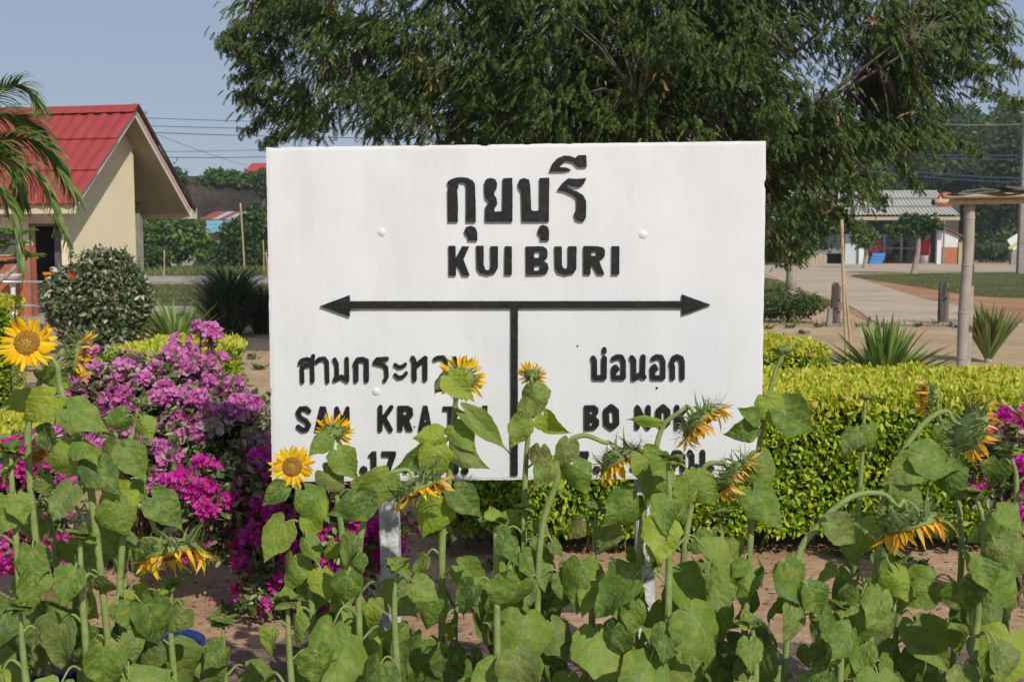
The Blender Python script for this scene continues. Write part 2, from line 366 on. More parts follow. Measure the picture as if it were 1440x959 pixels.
Z={1:(620,210,11.99),2:(620,280,7.99),3:(720,210,7.1),4:(730,335,9.6),5:(410,490,7.38),6:(520,490,7.378),7:(810,485,7.378),8:(440,615,6.0),9:(800,615,7.2),0:(0,0,1)}
def cv(z,pts): ox,oy,s=Z[z]; return [(ox+x/s,oy+y/s) for x,y in pts]
LET=[]
def poly(z,pts,*holes): LET.append(('p',cv(z,pts),[cv(z,h) for h in holes]))
def caps(z,r,*paths): LET.append(('c',r/Z[z][2],[cv(z,p) for p in paths]))
# กุยบุรี
LET.append(('p',cv(1,[(110,560),(150,520),(240,485),(340,472),(450,485),(540,530),(575,590),(590,960)])+cv(2,[(393,258),(285,258)])+cv(1,[(428,700),(425,600),(400,565),(340,555),(290,570),(285,600),(300,640),(278,690),(290,960)])+cv(2,[(190,258),(82,258)])+cv(1,[(115,690),(135,620),(115,600)]),[]))
LET.append(('p',cv(1,[(735,560),(770,505),(850,485),(920,510),(950,580),(940,670),(905,710),(900,770),(940,830),(950,900)])+cv(2,[(632,60),(600,95),(605,143),(690,138)])+cv(1,[(1045,700),(1045,495),(1205,485),(1210,700)])+cv(2,[(805,255),(497,255),(500,90),(540,45)])+cv(1,[(800,880),(750,820),(735,740)]),[]))
poly(2,[(262,360),(285,315),(340,300),(390,320),(408,370),(412,465),(308,465),(300,420),(275,395)])
poly(3,[(58,350),(75,305),(120,288),(170,305),(183,370),(192,600),(210,618),(265,612),(275,590),(275,290),(372,285),(368,722),(100,722),(92,420),(70,390)])
poly(3,[(255,820),(275,770),(310,755),(355,770),(370,810),(368,912),(285,910),(280,865),(262,850)])
poly(3,[(370,225),(400,150),(450,95),(520,65),(580,70),(630,90),(660,62),(740,60),(745,178),(660,180),(610,130),(540,115),(500,140),(478,180),(540,185),(590,208),(530,222)])
poly(3,[(450,410),(500,340),(560,292),(640,298),(742,290),(715,350),(660,380),(610,370),(555,350),(550,380),(640,420),(710,460),(740,520),(738,680),(720,715),(680,722),(635,705),(617,650),(645,590),(645,490),(600,455),(520,420)])
# KUI BURI
poly(2,[(88,525),(165,525),(168,660),(240,530),(320,532),(255,680),(325,858),(245,860),(185,735),(172,760),(172,858),(92,858)])
poly(2,[(400,525),(482,525),(482,740),(500,790),(525,800),(550,785),(562,740),(558,530),(643,530),(642,770),(610,830),(525,852),(440,830),(405,780)])
poly(2,[(722,530),(798,532),(798,850),(715,850)])
poly(4,[(92,110),(320,110),(370,140),(385,190),(380,260),(330,305),(385,345),(398,410),(375,470),(310,492),(95,495)],[(200,180),(280,178),(283,240),(260,265),(205,265)],[(200,365),(280,362),(285,410),(270,435),(205,438)])
poly(4,[(480,110),(575,112),(578,360),(595,400),(625,415),(650,395),(662,350),(662,110),(775,108),(772,410),(740,470),(625,498),(520,465),(485,400)])
poly(4,[(868,105),(1060,108),(1130,125),(1158,165),(1155,240),(1125,275),(1075,295),(1150,488),(1060,490),(975,335),(968,350),(962,490),(868,490)],[(970,175),(1045,172),(1050,215),(1030,238),(975,238)])
poly(4,[(1252,108),(1352,108),(1350,488),(1250,488)])
# สามกระทาย
caps(5,21,[(90,150),(110,120),(160,108),(205,122)],[(226,75),(216,125),(220,335)],[(115,340),(110,200),(140,172),(200,165)])
caps(5,21,[(262,135),(290,108),(340,102),(368,135),(375,340)])
caps(5,21,[(448,112),(470,155),(475,270),(450,325)],[(450,325),(520,288),(580,330)],[(575,105),(580,330)])
caps(5,25,[(672,325),(672,180),(662,160),(690,115),(740,108),(780,125),(780,325)])
caps(5,21,[(990,103),(890,110),(865,145),(955,165),(985,200),(990,290),(968,328)])
caps(6,18,[(265,165),(300,190),(340,185),(370,160)]); LET[-1][2].append(cv(6,[(265,270),(300,300),(345,290),(380,252)]))
caps(6,25,[(447,98),(462,130),(464,315)],[(475,180),(575,98),(575,315)])
caps(6,21,[(675,110),(710,92),(765,90),(790,130),(790,320)])
caps(6,21,[(880,98),(905,180),(880,240),(895,315),(990,315),(990,98)])
# SAM KRATAI
caps(5,23,[(183,645),(150,615),(95,622),(68,660),(90,710),(150,745),(183,790),(165,832),(120,842),(72,808)])
poly(5,[(238,858),(298,598),(355,598),(420,858),(365,858),(352,805),(305,805),(290,858)],[(315,755),(345,755),(329,690)])
caps(5,21,[(470,840),(470,618),(528,760),(582,618),(585,840)])
caps(5,24,[(922,605),(922,838)],[(1035,608),(950,728)],[(955,705),(1030,840)])
poly(6,[(290,592),(400,590),(445,620),(452,690),(410,740),(450,850),(385,850),(345,740),(342,850),(290,850)],[(350,640),(388,640),(390,682),(350,684)])
poly(6,[(503,852),(555,590),(600,590),(650,852),(592,852),(584,805),(568,805),(560,852)],[(570,758),(602,758),(586,700)])
poly(6,[(760,598),(920,598),(920,640),(865,642),(865,850),(812,850),(812,640),(760,640)])
poly(6,[(962,848),(1020,590),(1072,590),(1132,848),(1075,848),(1065,795),(1030,795),(1018,848)],[(1036,752),(1058,752),(1047,700)])
poly(6,[(1170,590),(1222,590),(1222,850),(1168,850)])
# distance row, left
poly(8,[(118,150),(140,125),(178,125),(205,298),(158,298),(140,165)])
caps(0,3.6,[(487,641.5),(493.5,646),(493.5,658),(487,662.5),(480.5,658),(480.5,646),(487,641.5)])
caps(8,32,[(429,271),(430,271)])
poly(8,[(466,152),(500,115),(537,115),(540,298),(492,298),(492,165)])
poly(8,[(582,115),(702,115),(702,150),(652,298),(600,298),(650,157),(582,155)])
caps(0,3.4,[(570.5,662),(570.5,651),(569,648),(574,642),(582,642),(587,648),(587,662)])
caps(0,4.8,[(599,661),(599.1,661)])
caps(0,3.4,[(618,642),(622,648),(622,657),(619,661)],[(619,661),(630,656.5),(641,663)],[(641,640),(642,662)])
caps(8,31,[(1284,276),(1285,276)])
# บ่อนอก
caps(7,27,[(178,135),(190,160),(192,335),(290,335),(293,135)])
caps(7,23,[(293,42),(293,68)])
caps(7,24,[(385,140),(425,118),(470,122),(492,170),(492,335),(393,335),(390,240),(410,225),(425,250)])
caps(7,26,[(578,130),(598,155),(598,345)],[(600,345),(660,308),(705,330)],[(695,122),(690,310)])
caps(7,24,[(798,140),(835,118),(880,122),(902,170),(902,335),(795,335),(790,240),(812,218),(828,245)])
caps(7,25,[(1000,340),(1000,225),(987,195),(1010,135),(1050,118),(1088,135),(1100,180),(1100,340)])
# BO NOK
poly(7,[(85,625),(190,620),(230,650),(232,700),(205,740),(240,775),(238,830),(195,875),(85,880)],[(140,675),(175,675),(180,712),(145,716)],[(140,790),(175,790),(180,825),(145,835)])
caps(7,30,[(365,640),(415,680),(418,810),(365,850),(315,810),(312,680),(365,640)])
caps(7,25,[(635,645),(635,850)],[(640,650),(745,850)],[(748,645),(748,850)])
caps(7,29,[(903,640),(948,680),(950,800),(903,840),(857,800),(855,680),(903,640)])
caps(7,25,[(1045,642),(1045,850)],[(1150,642),(1065,740)],[(1070,730),(1150,848)])
# distance row, right
poly(0,[(808,634),(828,634),(828,640),(820,663),(811,663),(819,640.5),(808,640.5)])
caps(0,5,[(839,659.5),(839.1,659.5)])
caps(0,3.5,[(858,636.5),(864,640),(863,645),(858,648),(853,645),(852,640),(858,636.5)],[(858,648),(865,653),(864,658),(858,661),(852,658),(851,653),(858,648)])
caps(0,3.6,[(904,636),(892,636),(891,647),(899,645.5),(905,651),(903,657),(897,660),(889.5,658)])
caps(0,3.5,[(946,660),(946,648),(944.5,645),(948,636),(955,636),(960,641),(960,660)])
caps(0,3.4,[(970,635),(973,640),(973,655),(970,659)],[(970,659),(979,655),(988,660)],[(988,635),(988,659)])
caps(0,5,[(999,658),(999.1,658)])
# arrow (bar with two heads) and the divider are parts of their own
def raised(name,kind,dat,extra,depth=.0125,bev=.0018,res=.42):
    pts=[q for p in ([dat]+extra if kind=='p' else extra) for q in p]; pad=(dat if kind=='c' else 0)+2
    A=np.array(pts); x0,y0=A.min(0)-pad; x1,y1=A.max(0)+pad
    X=np.arange(x0,x1,res); Y=np.arange(y0,y1,res); P=np.stack(np.meshgrid(X,Y),-1)
    if kind=='p':
        D=sd_poly(P,dat)
        for h in extra: D=np.maximum(D,-sd_poly(P,h))
    else: D=np.minimum.reduce([sd_cap(P,p,dat) for p in extra])
    for j in range(len(Y)):   # hand-cut edges
        for i in range(len(X)):
            if abs(D[j,i])<1: D[j,i]+=.32*mnoise.noise(Vector((X[i]*.22,Y[j]*.22,4)))
    D[D==0]=1e-6
    loops=[simplify(l,.1) for l in contour(X,Y,D) if len(l)>6]
    c=bpy.data.curves.new(name,'CURVE'); c.dimensions='2D'; c.fill_mode='BOTH'; c.extrude=depth/2; c.bevel_depth=bev; c.bevel_resolution=1; c.offset=-bev
    for l in loops:
        s=c.splines.new('POLY'); s.points.add(len(l)-1); s.use_cyclic_u=True
        for q,(a,b) in zip(s.points,l): p=W(a,b,YB); q.co=(p.x,p.z,0,1)
    o=bpy.data.objects.new('tmp',c); C.objects.link(o); dg=bpy.context.evaluated_depsgraph_get()
    me=bpy.data.meshes.new_from_object(o.evaluated_get(dg)); bpy.data.objects.remove(o); bpy.data.curves.remove(c)
    me.transform(Matrix.Rotation(R(90),4,'X')); off=PW[sign.name].translation
    me.transform(Matrix.Translation(Vector((0,YB-depth/2-bev+.004,0))-off)); me.materials.clear(); me.materials.append(M_black)
    me.name=name; ob=bpy.data.objects.new(name,me); C.objects.link(ob); setw(ob,sign,Matrix.Translation(off)); return ob
for k,d,e in LET: raised('letter',k,d,e)
raised('arrow','p',[(450.4,430.2),(492,414.8),(492.5,423.4),(720,423.3),(958.5,423.2),(958.8,413.8),(998.8,428.3),(958.8,443),(958.5,432.8),(492.5,433.6),(492,445)],[],depth=.0135)
raised('divider_bar','p',[(718.6,434.6),(728.4,434.6),(728.2,667.5),(718.4,667.5)],[],depth=.0125)
for (a,b,r,dk) in ((537,327,.013,0),(904,330,.014,0),(529,550.5,.013,0),(923.5,545.5,.004,1),(583,600,.0025,1),(812,486.5,.003,1)):
    m=MB(); q=W(a,b,YB+.001); m.lathe([(r*1.3,0),(r*1.15,.002),(r*.85,.0045),(r*.75,.0046),(r*.6,.006),(.0002,.0062)],q,14,Matrix.Rotation(R(90),3,'X'))
    m.build('bolt_cap' if not dk else 'nail_hole',M_black if dk else M_white,sign,smooth=True)
# ================================================================ hedges
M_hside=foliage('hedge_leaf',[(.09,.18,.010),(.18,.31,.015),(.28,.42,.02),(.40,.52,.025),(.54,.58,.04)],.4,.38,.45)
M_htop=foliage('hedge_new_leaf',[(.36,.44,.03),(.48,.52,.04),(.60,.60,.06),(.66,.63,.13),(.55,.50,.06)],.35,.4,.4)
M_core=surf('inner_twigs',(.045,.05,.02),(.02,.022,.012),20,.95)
M_twig=surf('twig_bark',(.20,.15,.10),(.10,.075,.05),40,.9)
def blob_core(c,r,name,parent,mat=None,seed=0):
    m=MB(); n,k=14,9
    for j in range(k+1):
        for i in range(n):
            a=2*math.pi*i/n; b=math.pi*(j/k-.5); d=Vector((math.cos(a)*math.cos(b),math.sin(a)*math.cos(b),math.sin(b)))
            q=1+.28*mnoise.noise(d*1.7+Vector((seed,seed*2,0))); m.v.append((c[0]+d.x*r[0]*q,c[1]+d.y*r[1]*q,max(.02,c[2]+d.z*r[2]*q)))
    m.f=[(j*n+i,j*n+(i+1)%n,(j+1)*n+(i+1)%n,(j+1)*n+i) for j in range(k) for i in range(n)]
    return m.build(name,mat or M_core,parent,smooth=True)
def hedge(label,x0,x1,y0,y1,z1,z0=.10,dens=1.0,ind=150,seed=0,ls=.041,group='clipped yellow green hedges'):
    t=thing('hedge',label,'hedge',((x0+x1)/2,(y0+y1)/2,0),group)
    lx,ly,lz=x1-x0,y1-y0,z1-z0
    m=MB(); q=.10; nx,ny=max(4,int(lx/.15)),max(3,int(ly/.15))
    # twiggy inside: short stems and a solid dark heart
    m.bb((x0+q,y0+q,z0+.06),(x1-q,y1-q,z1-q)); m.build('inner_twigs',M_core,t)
    m=MB()
    for i in range(int(lx*9)+5):
        x=random.uniform(x0+.08,x1-.08); y=random.uniform(y0+.05,y0+min(.5,ly*.5)); m.tube([(x,y,0),(x+random.gauss(0,.02),y,z0*.6),(x+random.gauss(0,.05),y+random.gauss(0,.03),z0+.2)],[.010,.008,.005],5)
    m.build('stems',M_twig,t)['kind']='stuff'
    def wave(p,s): return np.array([mnoise.noise(Vector((a[0]*s+seed,a[1]*s,a[2]*s))) for a in p])
    # sides
    P=[];Nn=[]
    for (n,axis,val,sgn) in ((int(5600*lx*lz*dens),1,y0,-1),(int(1500*lx*lz*dens),1,y1,1),(int(3200*ly*lz*dens),0,x0,-1),(int(3200*ly*lz*dens),0,x1,1)):
        p=np.stack([rng.uniform(x0,x1,n),rng.uniform(y0,y1,n),rng.uniform(z0,z1,n)],1); nn=np.zeros((n,3)); nn[:,axis]=sgn
        depth=np.abs(rng.normal(0,.045,n)); p[:,axis]=val; f=wave(p,2.6)*.05+wave(p,9)*.03
        p[:,axis]+=sgn*(f-depth)
        # round the shoulders
        e=np.clip((p[:,2]-(z1-.12))/.12,0,1); p[:,axis]-=sgn*e**2*.07
        P.append(p);Nn.append(nn)
    P=np.concatenate(P);Nn=np.concatenate(Nn); keep=P[:,2]>z0+.05*np.array([mnoise.noise(Vector((a[0]*4,a[1]*4,seed))) for a in P])
    P,Nn=P[keep],Nn[keep]; k=len(P)
    nor=Nn*1.0+wob(k,.38)+np.array([.1,0,.55]); tip=wob(k,.55)+np.array([0,0,-.15])+Nn*.5
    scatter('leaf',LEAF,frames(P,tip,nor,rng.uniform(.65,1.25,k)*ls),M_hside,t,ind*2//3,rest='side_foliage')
    n=int(5200*lx*ly*dens); p=np.stack([rng.uniform(x0-.01,x1+.01,n),rng.uniform(y0-.02,y1,n),np.full(n,z1)],1)
    p[:,2]+=wave(p,2.2)*.05+wave(p,8)*.035-np.abs(rng.normal(0,.03,n)); e=np.minimum.reduce([p[:,0]-x0,x1-p[:,0],p[:,1]-y0,y1-p[:,1]]); p[:,2]-=np.clip(.10-e,0,.1)**2*6
    tip=wob(n,.5)+np.array([0,-.1,.8]); 
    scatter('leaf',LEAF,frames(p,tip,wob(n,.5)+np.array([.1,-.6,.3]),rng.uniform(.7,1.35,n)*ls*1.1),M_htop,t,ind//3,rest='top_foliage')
    # stray shoots
    n=int(lx*14); p=np.stack([rng.uniform(x0,x1,n),rng.uniform(y0,y1,n),np.full(n,z1+.01)],1)
    return t
D_=lambda px,Y:(px-720)/F*Y
hedge('long clipped yellow green hedge running behind the sign to the right edge',D_(600,5.85),4.2,5.85,7.2,.88,z0=.13,ind=300,seed=1)
hedge('short clipped hedge end just right of the sign, behind the long hedge',D_(1000,9.2),D_(1158,9.2),9.0,10.0,.86,ind=120,seed=5,dens=.8)
hedge('rounded yellow hedge beyond the purple bougainvillea, left of the sign',D_(152,8.6),D_(345,9.9),8.4,9.9,.87,ind=150,seed=9,dens=.8)
hedge('tall yellow hedge block at the left edge beneath the wash basin',-6.2,D_(34,10.3),9.2,10.3,1.20,ind=100,seed=13,dens=.7)
hedge('low yellow hedge at the left edge behind the largest sunflower',-3.9,D_(105,7.2),6.2,7.2,.60,ind=150,seed=17)

# ================================================================ bougainvillea
def brt():
    v=[];f=[]
    for k in range(3):
        a=2*math.pi*k/3; M=Matrix.Rotation(a,3,'Z'); n=len(v)
        for p in ((0,0,0),(-.42,.45,.34),(0,.48,.20),(.42,.45,.34),(0,.86,.50)): v.append(tuple(M@Vector(p)))
        f+=[(n,n+2,n+1),(n,n+3,n+2),(n+1,n+2,n+4),(n+2,n+3,n+4)]
    return v,f
BRACT=brt()
STAR=([(.0,.05,.5),(.08,-.05,.5),(-.08,-.05,.5),(0,0,0)],[(0,2,1),(0,1,3),(1,2,3),(2,0,3)])
M_bp=foliage('purple_bract',[(.58,.16,.45),(.68,.24,.54),(.76,.32,.59),(.62,.16,.40)],.35,.55,.2)
M_bm=foliage('magenta_bract',[(.56,.02,.33),(.68,.045,.44),(.46,.012,.25),(.64,.09,.24),(.70,.07,.50)],.35,.55,.2)
M_bf=foliage('faded_bract',[(.40,.34,.32),(.52,.44,.42),(.33,.26,.22)],.3,.8,.1)
M_bl=foliage('bougainvillea_leaf',[(.06,.11,.02),(.10,.17,.035),(.18,.24,.07),(.42,.45,.24),(.07,.13,.025)],.25,.5)
M_st=foliage('bract_star',[(.75,.72,.55)],.1)
def bougain(label,blobs,mat,ncl,per,fs,ind,leafn,base,seed=0,faded=None):
    t=thing('bougainvillea',label,'shrub',(base[0],base[1],0)); P=[];Nn=[]; LP=[];LN=[]; tw=MB(); lf=MB()
    wts=np.array([b[1][0]*b[1][2] for b in blobs]); wts=wts/wts.sum(); FP=[];FN=[]
    for i,(c,r) in enumerate(blobs):
        c=np.array(c); r=np.array(r)
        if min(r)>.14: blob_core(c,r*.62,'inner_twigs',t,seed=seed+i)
        k=max(1,int(ncl*wts[i]))
        d=nrm(rng.normal(0,1,(k,3))+np.array([0,-.55,.30])); q=rng.uniform(.80,1.06,k)*(1+.13*np.array([mnoise.noise(Vector(a)*2.3) for a in d]))
        cc=c+d*r*q[:,None]; cc=cc[cc[:,2]>.08]; d=d[:len(cc)]
        for a,b in zip(cc,nrm((cc-c)/r)):
            n=max(3,int(rng.normal(per,per*.3))); o=nrm(rng.normal(0,1,(n,3))+b*.8); s=rng.uniform(.025,.058)
            pp=a+o*s*rng.uniform(.5,1.1,(n,1))*np.array([1.2,1.2,1.0])
            dest=(FP,FN) if (faded and faded(a)) else (P,Nn)
            dest[0].append(pp); dest[1].append(nrm(o+b*.6))
            mid=(np.array([base[0],base[1],.25])+a)/2+np.array([0,0,.12])
            if rng.random()<.5: tw.tube(spline([(base[0]+rng.normal(0,.05),base[1]+rng.normal(0,.05),0),mid+rng.normal(0,.05,3),a],4),[.009]*4+[.005]*4+[.003],4)
        k=int(leafn*wts[i]); d=nrm(rng.normal(0,1,(k,3))+np.array([0,-.3,.1])); lp=c+d*r*rng.uniform(.66,1.08,(k,1)); LP.append(lp); LN.append(d)
    tw.build('stems',M_twig,t)['kind']='stuff'
    P=np.concatenate(P);Nn=np.concatenate(Nn); k=len(P); z=frames(P,wob(k,1),Nn,rng.uniform(.75,1.25,k)*fs)
    scatter('flower',BRACT,z,mat,t,ind,rest='flower_clusters')
    pick=rng.random(k)<.22; s_=frames(P[pick]+Nn[pick]*fs*.18,wob(pick.sum(),1),Nn[pick],fs*.42); scatter('tiny_white_flowers',STAR,s_,M_st,t,rest='tiny_white_flowers')
    if FP:
        FP=np.concatenate(FP);FN=np.concatenate(FN); scatter('faded_flower',BRACT,frames(FP,wob(len(FP),1),FN,rng.uniform(.7,1.1,len(FP))*fs),M_bf,t,40,rest='faded_flowers')
    LP=np.concatenate(LP);LN=np.concatenate(LN); k=len(LP)
    scatter('leaf',LEAF,frames(LP,wob(k,.7)+LN*.6,LN+wob(k,.5)+np.array([0,0,.4]),rng.uniform(.6,1.2,k)*.045),M_bl,t,60,rest='foliage')
    return t
def E(px,py,Y,rx,ry,rz): p=W(px,py,Y); return ((p.x,p.y,p.z),(rx/F*Y,ry,rz/F*Y))
bougain('large light purple bougainvillea bush left of the sign',[E(150,550,5.7,62,.25,55),E(235,560,5.7,75,.3,62),E(308,592,5.6,72,.3,52),E(130,612,5.5,42,.2,32),E(215,640,5.4,95,.3,50),E(362,592,5.9,44,.25,34),E(362,620,5.9,60,.25,50)],M_bp,200,14,.037,300,5200,(-2.0,5.7),3,
    faded=lambda a:(abs(a[0]-W(125,640,5.5).x)<.12 and abs(a[2]-W(125,650,5.5).z)<.1) or (abs(a[0]-W(362,600,5.9).x)<.09 and abs(a[2]-W(362,590,5.9).z)<.09))
bougain('upright purple bougainvillea sprig rising in front of the rounded yellow hedge',[E(289,478,5.9,13,.04,20),E(254,482,5.9,8,.03,8),E(293,508,5.9,9,.03,8),E(268,496,5.9,8,.03,10),E(262,520,5.9,14,.05,12)],M_bp,20,11,.036,60,50,(-1.6,5.95),5)
bougain('deep magenta bougainvillea bush with variegated leaves below the left end of the sign',[E(310,690,5.0,75,.25,45),E(405,690,5.0,70,.2,60),E(400,770,5.0,75,.25,60),E(300,735,5.1,60,.2,50),E(505,745,5.0,60,.22,60),E(498,765,4.42,46,.10,42),E(556,738,4.40,24,.08,26),E(375,832,4.9,40,.16,28),E(450,815,5.0,70,.2,32)],M_bm,150,12,.036,300,5200,(-1.05,5.1),7)
bougain('deep magenta bougainvillea behind the sunflowers at the left edge',[E(20,680,5.0,60,.2,70),E(85,715,5.1,40,.2,60),E(60,775,5.0,50,.2,35)],M_bm,60,11,.034,150,1200,(-2.2,5.1),9)
bougain('small magenta bougainvillea in front of the hedge at the right edge',[E(1410,640,5.0,45,.2,50),E(1395,690,5.0,40,.2,34),E(1450,620,5.1,40,.2,60),E(1435,760,4.9,28,.15,40)],M_bm,46,12,.033,150,900,(2.3,5.1),11)

# ================================================================ sunflowers
def leaf_mat():
    m,b=base('sunflower_leaf',.55,.28); L=m.node_tree.links.new
    uv=N(m,'UVMap'); sp=N(m,'SeparateXYZ'); L(uv.outputs[0],sp.inputs[0])
    def MA(op,a,b_=None,c=None):
        n=N(m,'Math',operation=op)
        for i,x in enumerate((a,b_,c)):
            if x is None: continue
            if isinstance(x,(int,float)): n.inputs[i].default_value=x
            else: L(x,n.inputs[i])
        return n.outputs[0]
    ax=MA('ABSOLUTE',MA('SUBTRACT',sp.outputs[0],.5)); nw=N(m,'TexNoise'); nw.inputs['Scale'].default_value=2.6; nw.noise_dimensions='4D'; L(uv.outputs[0],nw.inputs[0]); oi=N(m,'ObjectInfo'); L(MA('MULTIPLY',oi.outputs['Random'],33.0),nw.inputs['W']); y=MA('ADD',sp.outputs[1],MA('MULTIPLY',nw.outputs[0],.30))
    mid=MA('SMOOTH_MIN',MA('MULTIPLY',ax,55.0),1.0,.2)
    fr=MA('ABSOLUTE',MA('SUBTRACT',MA('FRACT',MA('MULTIPLY',MA('SUBTRACT',y,MA('MULTIPLY',ax,.95)),4.6)),.5))
    side=MA('MINIMUM',MA('ADD',MA('MULTIPLY',fr,13.0),MA('MULTIPLY',ax,1.6)),1.0)
    vein=MA('SUBTRACT',1.0,MA('MINIMUM',mid,side))
    g=N(m,'NewGeometry'); oi=N(m,'ObjectInfo'); fr2=MA('FRACT',MA('ADD',g.outputs['Random Per Island'],oi.outputs['Random']))
    r=ramp(m,[(0,(.14,.11,.035)),(.05,(.06,.12,.02)),(.28,(.12,.21,.028)),(.52,(.185,.27,.04)),(.76,(.15,.20,.06)),(.93,(.23,.34,.035)),(1,(.30,.38,.04))]); L(fr2,r.inputs[0])
    # mottling: yellowing and grey dust
    n=N(m,'TexNoise'); n.inputs['Scale'].default_value=4.5; n.inputs['Detail'].default_value=6; n.noise_dimensions='4D'; L(uv.outputs[0],n.inputs[0]); L(MA('MULTIPLY',oi.outputs['Random'],50.0),n.inputs['W'])
    mr=N(m,'MapRange'); mr.inputs[1].default_value=.48; mr.inputs[2].default_value=.72; mr.inputs[4].default_value=.72; L(n.outputs[0],mr.inputs[0])
    mx=N(m,'MixRGB'); L(mr.outputs[0],mx.inputs[0]); L(r.outputs[0],mx.inputs[1]); mx.inputs[2].default_value=(.33,.36,.055,1)
    n2=N(m,'TexNoise'); n2.inputs['Scale'].default_value=8; n2.inputs['Detail'].default_value=7; n2.noise_dimensions='4D'; L(uv.outputs[0],n2.inputs[0]); L(MA('MULTIPLY',oi.outputs['Random'],91.0),n2.inputs['W'])
    mr2=N(m,'MapRange'); mr2.inputs[1].default_value=.5; mr2.inputs[2].default_value=.75; mr2.inputs[4].default_value=.5; L(n2.outputs[0],mr2.inputs[0])
    mx2=N(m,'MixRGB'); L(mr2.outputs[0],mx2.inputs[0]); L(mx.outputs[0],mx2.inputs[1]); mx2.inputs[2].default_value=(.24,.28,.15,1)
    # brown spots and browned edge
    n4=N(m,'TexNoise'); n4.inputs['Scale'].default_value=16; n4.noise_dimensions='4D'; L(uv.outputs[0],n4.inputs[0]); L(MA('MULTIPLY',oi.outputs['Random'],17.0),n4.inputs['W'])
    mr4=N(m,'MapRange'); mr4.inputs[1].default_value=.68; mr4.inputs[2].default_value=.74; mr4.inputs[4].default_value=.7; L(n4.outputs[0],mr4.inputs[0])
    mx4=N(m,'MixRGB'); L(mr4.outputs[0],mx4.inputs[0]); L(mx2.outputs[0],mx4.inputs[1]); mx4.inputs[2].default_value=(.16,.11,.04,1)
    mx3=N(m,'MixRGB'); L(MA('MULTIPLY',vein,.42),mx3.inputs[0]); L(mx4.outputs[0],mx3.inputs[1]); mx3.inputs[2].default_value=(.32,.40,.14,1)
    col=mx3.outputs[0]; L(col,b.inputs['Base Color'])
    vo=N(m,'TexVoronoi'); vo.inputs['Scale'].default_value=13; L(uv.outputs[0],vo.inputs[0])
    h=MA('ADD',MA('MULTIPLY',vo.outputs[0],-.34),MA('ADD',MA('MULTIPLY',MA('POWER',fr,.6),.30),MA('MULTIPLY',n.outputs[0],1.5))); bp=N(m,'Bump'); bp.inputs['Distance'].default_value=.006; bp.inputs['Strength'].default_value=1; L(h,bp.inputs['Height']); L(bp.outputs[0],b.inputs['Normal'])
    t=N(m,'BsdfTranslucent'); hs=N(m,'HueSaturation'); hs.inputs['Saturation'].default_value=1.25; hs.inputs['Value'].default_value=1.25; L(col,hs.inputs['Color']); L(hs.outputs[0],t.inputs[0])
    ms=N(m,'MixShader'); ms.inputs[0].default_value=.28; L(b.outputs[0],ms.inputs[1]); L(t.outputs[0],ms.inputs[2]); L(ms.outputs[0],m.node_tree.nodes['Material Output'].inputs[0]); return m
M_leaf=leaf_mat()
M_stem=surf('sunflower_stem',(.29,.35,.12),(.18,.25,.07),22,.75,.2,bump=.003,bscale=180,dirt=(.20,.17,.08),dscale=12,damt=.5)
M_back=surf('flower_back_green',(.24,.31,.09),(.15,.22,.06),40,.7,.2,bump=.002,bscale=90)
M_bract=foliage('flower_bract',[(.14,.19,.06),(.20,.27,.08),(.27,.33,.12),(.17,.22,.09)],.25,.6,.25)
M_petal=foliage('yellow_petal',[(.90,.54,.008),(.93,.62,.015),(.94,.68,.04),(.90,.47,.006)],.38,.5,.2)
M_wilt=foliage('wilted_petal',[(.84,.43,.015),(.90,.54,.04),(.84,.58,.22),(.70,.34,.05),(.92,.62,.03)],.35,.6,.2)
def disc_mat(name,c1,c2,c3):
    m,b=base(name,.9,.1); L=m.node_tree.links.new; tc=N(m,'TexCoord'); v=N(m,'TexVoronoi'); v.inputs['Scale'].default_value=280; L(tc.outputs['Object'],v.inputs[0])
    r=ramp(m,[(.0,c1),(.45,c2),(.8,c3)]); L(v.outputs[0],r.inputs[0]); L(r.outputs[0],b.inputs['Base Color'])
    bp=N(m,'Bump'); bp.inputs['Distance'].default_value=.004; L(v.outputs[0],bp.inputs['Height']); bp.invert=True; L(bp.outputs[0],b.inputs['Normal']); return m
M_disc=disc_mat('flower_disc',(.58,.32,.05),(.40,.19,.035),(.16,.07,.02)); M_disc2=disc_mat('disc_centre',(.62,.46,.06),(.46,.30,.05),(.2,.13,.03))
